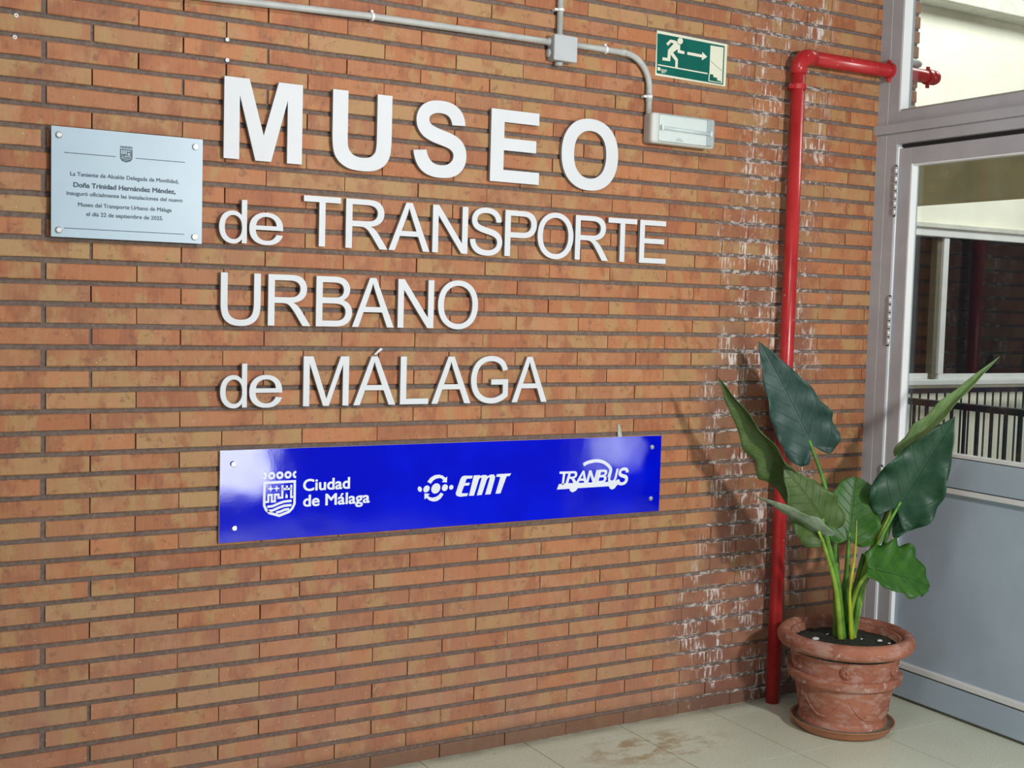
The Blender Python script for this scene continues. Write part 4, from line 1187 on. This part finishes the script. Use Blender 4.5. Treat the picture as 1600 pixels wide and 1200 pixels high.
def on_pot(ang, z, out):
    r = 0.156 + (z - 0.06) * 0.181
    return Vector((PC.x + (r + out) * math.cos(ang), PC.y + (r + out) * math.sin(ang), z))
view = math.atan2(CAM.y - PC.y, CAM.x - PC.x)
for i in range(6):
    ang = view + 0.055 + i * math.pi / 3
    bm = bmesh.new()
    c = on_pot(ang, 0.255, 0.0)
    er = Vector((math.cos(ang), math.sin(ang), 0.0))
    et = Vector((-math.sin(ang), math.cos(ang), 0.0))
    def blob(pos_, rad, flat):
        b2 = bmesh.ops.create_icosphere(bm, subdivisions=2, radius=1.0)
        for v in b2['verts']:
            q = v.co.copy()
            v.co = pos_ + er * (q.x * flat) + et * (q.y * rad) + Vector((0, 0, q.z * rad))
    blob(c, 0.0265, 0.008)
    for j in range(8):
        a = j * math.pi / 4
        blob(c + er * 0.004 + et * 0.0145 * math.cos(a) + Vector((0, 0, 0.0145 * math.sin(a))), 0.0066, 0.0052)
    blob(c + er * 0.007, 0.0062, 0.006)
    link('rosette', bm_mesh('rosette', bm, True), M['terracotta'], pot)
    # swag of the lower half
    pts = []
    for j in range(13):
        f = j / 12
        aa = view + 0.055 + (i + f) * math.pi / 3
        pts.append(on_pot(aa, 0.176 - 0.10 * math.sin(math.pi * f) ** 0.8, -0.001))
    bm = bmesh.new()
    tube_bm(bm, pts, [0.0015 + 0.0026 * math.sin(math.pi * j / 12) for j in range(13)], 8)
    link('swag', bm_mesh('swag', bm, True), M['terracotta'], pot)

plant = empty('elephant_ear_plant', (PC.x, PC.y, 0.33), 'tall green elephant-ear plant with large wavy leaves growing from the terracotta pot', 'plant')
OUTL = [(0.0, 0.0), (-0.5, 0.16), (-1.0, 0.36), (-0.95, 0.62), (-0.45, 0.86), (0.10, 1.0), (0.24, 0.98), (0.42, 0.84), (0.60, 0.62), (0.78, 0.37), (0.91, 0.155), (1.0, 0.0)]
ROUND = [(0.0, 0.0), (-0.5, 0.16), (-1.0, 0.36), (-0.95, 0.62), (-0.4, 0.84), (0.12, 0.97), (0.32, 1.0), (0.52, 0.97), (0.72, 0.84), (0.88, 0.58), (0.97, 0.28), (1.0, 0.0)]
FAN = [(0.0, 0.0), (-0.4, 0.12), (-0.6, 0.3), (-0.2, 0.52), (0.14, 0.76), (0.36, 0.95), (0.56, 1.0), (0.74, 0.86), (0.87, 0.58), (0.95, 0.28), (1.0, 0.0)]
def leaf(B, T, N, W_, mat, lobe=0.16, fold=0.3, curl=0.0, wave=0.10, nw=5.0, ph=0.0, wl=1.0, wr=1.0, petiole=None, stem=None, pr=0.007, twist=0.0, foldl=None, foldr=None, outl=None, scal=0.05):
    B, T, N = Vector(B), Vector(T), Vector(N)
    L = (T - B).length
    e1 = (T - B) / L
    e3 = (N - e1 * N.dot(e1)).normalized()
    e2 = e3.cross(e1)
    o_ = [((a * lobe if a < 0 else a), b) for a, b in (outl or OUTL)]
    mg = catmull([(a, b, 0) for a, b in o_], 5)
    n = len(mg) - 1
    for i, q in enumerate(mg):
        q.y *= 1 + scal * math.sin(2 * math.pi * (nw + 2) * i / n + ph * 1.7)
    nv = 6
    bm = bmesh.new()
    uvl = bm.loops.layers.uv.new('leaf')
    uvs = {}
    def pt(a, b, side, v, s):
        w = W_ / 2 * (wl if side < 0 else wr)
        lat = side * b * w
        fo = (foldl if side < 0 and foldl is not None else foldr if side > 0 and foldr is not None else fold)
        tw = twist * a
        h = curl * L * (a * a) + w * b * wave * math.sin(2 * math.pi * nw * s + ph + (0.9 if side > 0 else 0)) * v * v - 0.5 * curl * L * a
        ca, sa_ = math.cos(fo), math.sin(fo)
        x2, h2 = lat * ca, abs(lat) * sa_ * (0.55 + 0.45 * v) + h
        x3 = x2 * math.cos(tw) - h2 * math.sin(tw)
        h3 = x2 * math.sin(tw) + h2 * math.cos(tw)
        return B + e1 * (a * L) + e2 * x3 + e3 * h3
    mid = []
    rows = {-1: [], 1: []}
    for i in range(n + 1):
        s = i / n
        m = max(0.0, (s - 0.30) / 0.70)
        mv = bm.verts.new(pt(m, 0, 1, 0, s))
        uvs[mv] = (m, 0.0)
        mid.append(mv)
    for side in (-1, 1):
        for i in range(n + 1):
            s = i / n
            m = max(0.0, (s - 0.30) / 0.70)
            row = [mid[i]]
            for j in range(1, nv + 1):
                v = j / nv
                a = m + (mg[i].x - m) * v
                b = mg[i].y * v
                vv = bm.verts.new(pt(a, b, side, v, s))
                uvs[vv] = (a, side * b)
                row.append(vv)
            rows[side].append(row)
        for i in range(n):
            for j in range(nv):
                q = [rows[side][i][j], rows[side][i + 1][j], rows[side][i + 1][j + 1], rows[side][i][j + 1]]
                if side > 0:
                    q.reverse()
                f = bm.faces.new(q)
                for lp in f.loops:
                    lp[uvl].uv = uvs[lp.vert]
    bmesh.ops.remove_doubles(bm, verts=bm.verts, dist=0.0002)
    bmesh.ops.dissolve_degenerate(bm, edges=bm.edges, dist=0.0001)
    me = bpy.data.meshes.new('leaf')
    bm.to_mesh(me)
    bm.free()
    me.polygons.foreach_set('use_smooth', [True] * len(me.polygons))
    o = link('leaf', me, mat, plant)
    so = o.modifiers.new('thickness', 'SOLIDIFY')
    so.thickness = 0.0016
    so.offset = 0.0
    if petiole:
        pts = catmull([B + e1 * 0.02] + [Vector(p) for p in petiole], 6)
        k = len(pts) - 1
        st = tube('petiole', pts, [pr * (0.62 + 0.75 * i / k) for i in range(len(pts))], stem or M['stem'], o, 10)
        st.matrix_parent_inverse = Matrix.Translation(plant.location).inverted() @ Matrix.Identity(4)
        st.parent = o
        st.matrix_parent_inverse = Matrix.Identity(4)
        st.matrix_parent_inverse = (Matrix.Translation(plant.location) @ o.matrix_parent_inverse).inverted()
    return o
R0 = Vector((2.615, -0.335, 0.315))
def root(dx, dy):
    return (R0.x + dx, R0.y + dy, R0.z)
CV = (-0.62, -0.72, 0.12)      # roughly towards the hall
leaf((2.505, -0.24, 1.028), (2.315, -0.15, 1.404), (-0.55, -0.8, 0.25), 0.225, M['leaf_dark'], 0.13, 0.26, -0.08, 0.16, 6, 0.4, 1.0, 1.0,
     [(2.560, -0.27, 0.86), (2.588, -0.30, 0.66), root(-0.005, 0.02)], None, 0.0095, scal=0.035)
leaf((2.300, -0.37, 0.935), (2.005, -0.29, 1.283), (-0.84, -0.06, -0.34), 0.150, M['leaf_olive'], 0.34, 0.55, -0.02, 0.13, 6, 1.0, 1.0, 1.15,
     [(2.40, -0.37, 0.80), (2.53, -0.36, 0.56), root(-0.035, 0.0)], M['stem'], 0.011, foldl=0.45, foldr=0.85)
leaf((2.372, -0.46, 0.785), (2.215, -0.42, 0.985), (-0.45, -0.85, 0.25), 0.215, M['leaf_olive'], 0.20, 0.14, -0.16, 0.14, 4, 0.0, 0.75, 1.1,
     [(2.42, -0.43, 0.70), (2.52, -0.39, 0.52), root(-0.03, -0.02)], M['stem'], 0.011)
leaf((2.339, -0.48, 0.753), (2.006, -0.50, 0.917), (0.42, 0.30, 0.80), 0.085, M['leaf_pale'], 0.10, 0.35, -0.06, 0.12, 4, 0.3, 1.0, 1.0,
     [(2.40, -0.44, 0.68), (2.50, -0.40, 0.52), root(-0.045, -0.03)], M['stem_light'], 0.008)
leaf((2.582, -0.37, 0.700), (2.642, -0.33, 0.915), (-0.60, -0.75, 0.10), 0.185, M['leaf_mid'], 0.12, 0.16, 0.05, 0.12, 4, 0.8, 1.1, 0.95,
     [(2.590, -0.36, 0.56), root(0.0, 0.0)], M['stem'], 0.010, outl=ROUND)
leaf((2.796, -0.42, 1.012), (2.922, -0.70, 1.382), (-0.76, -0.14, 0.45), 0.085, M['leaf_light'], 0.08, 0.42, -0.05, 0.13, 6, 0.2, 1.0, 1.0,
     [(2.745, -0.41, 0.80), (2.68, -0.37, 0.58), root(0.03, -0.01)], M['stem_light'], 0.013)
leaf((2.728, -0.46, 0.821), (2.838, -0.60, 1.160), (-0.66, -0.72, 0.05), 0.245, M['leaf_deep'], 0.15, 0.24, 0.03, 0.20, 5, 0.9, 1.0, 1.0,
     [(2.68, -0.42, 0.68), (2.645, -0.38, 0.50), root(0.02, -0.03)], M['stem'], 0.008, scal=0.03)
leaf((2.756, -0.415, 0.797), (2.835, -0.43, 1.00), (-0.75, -0.62, 0.05), 0.17, M['leaf_deep'], 0.42, 0.12, 0.0, 0.14, 4, 0.2, 1.0, 0.9,
     [(2.74, -0.39, 0.66), (2.67, -0.36, 0.50), root(0.035, 0.01)], M['stem'], 0.0095)
leaf((2.575, -0.48, 0.611), (2.817, -0.56, 0.550), (-0.35, -0.70, 0.62), 0.26, M['leaf_mid'], 0.08, 0.12, -0.16, 0.16, 6, 0.5, 0.62, 1.0,
     [(2.565, -0.45, 0.55), (2.60, -0.38, 0.42), root(0.015, -0.04)], M['stem_light'], 0.008, outl=FAN, scal=0.06)
tube('new_shoot', catmull([root(-0.005, -0.045), (2.570, -0.40, 0.50), (2.566, -0.42, 0.66), (2.566, -0.42, 0.775)], 6), [0.0085 - 0.0078 * i / 18 for i in range(19)], M['shoot'], plant, 10)
for dx, dy, ex_, h_ in ((-0.028, -0.012, -0.05, 0.28), (0.022, -0.008, 0.045, 0.30), (0.0, 0.012, 0.01, 0.26)):
    tube('sheath', catmull([root(dx * 0.7, dy), (R0.x + dx + ex_ * 0.3, R0.y + dy, 0.46), (R0.x + dx + ex_, R0.y + dy - 0.01, 0.33 + h_)], 6), [0.0195 - 0.011 * i / 12 for i in range(13)], M['stem'], plant, 12)
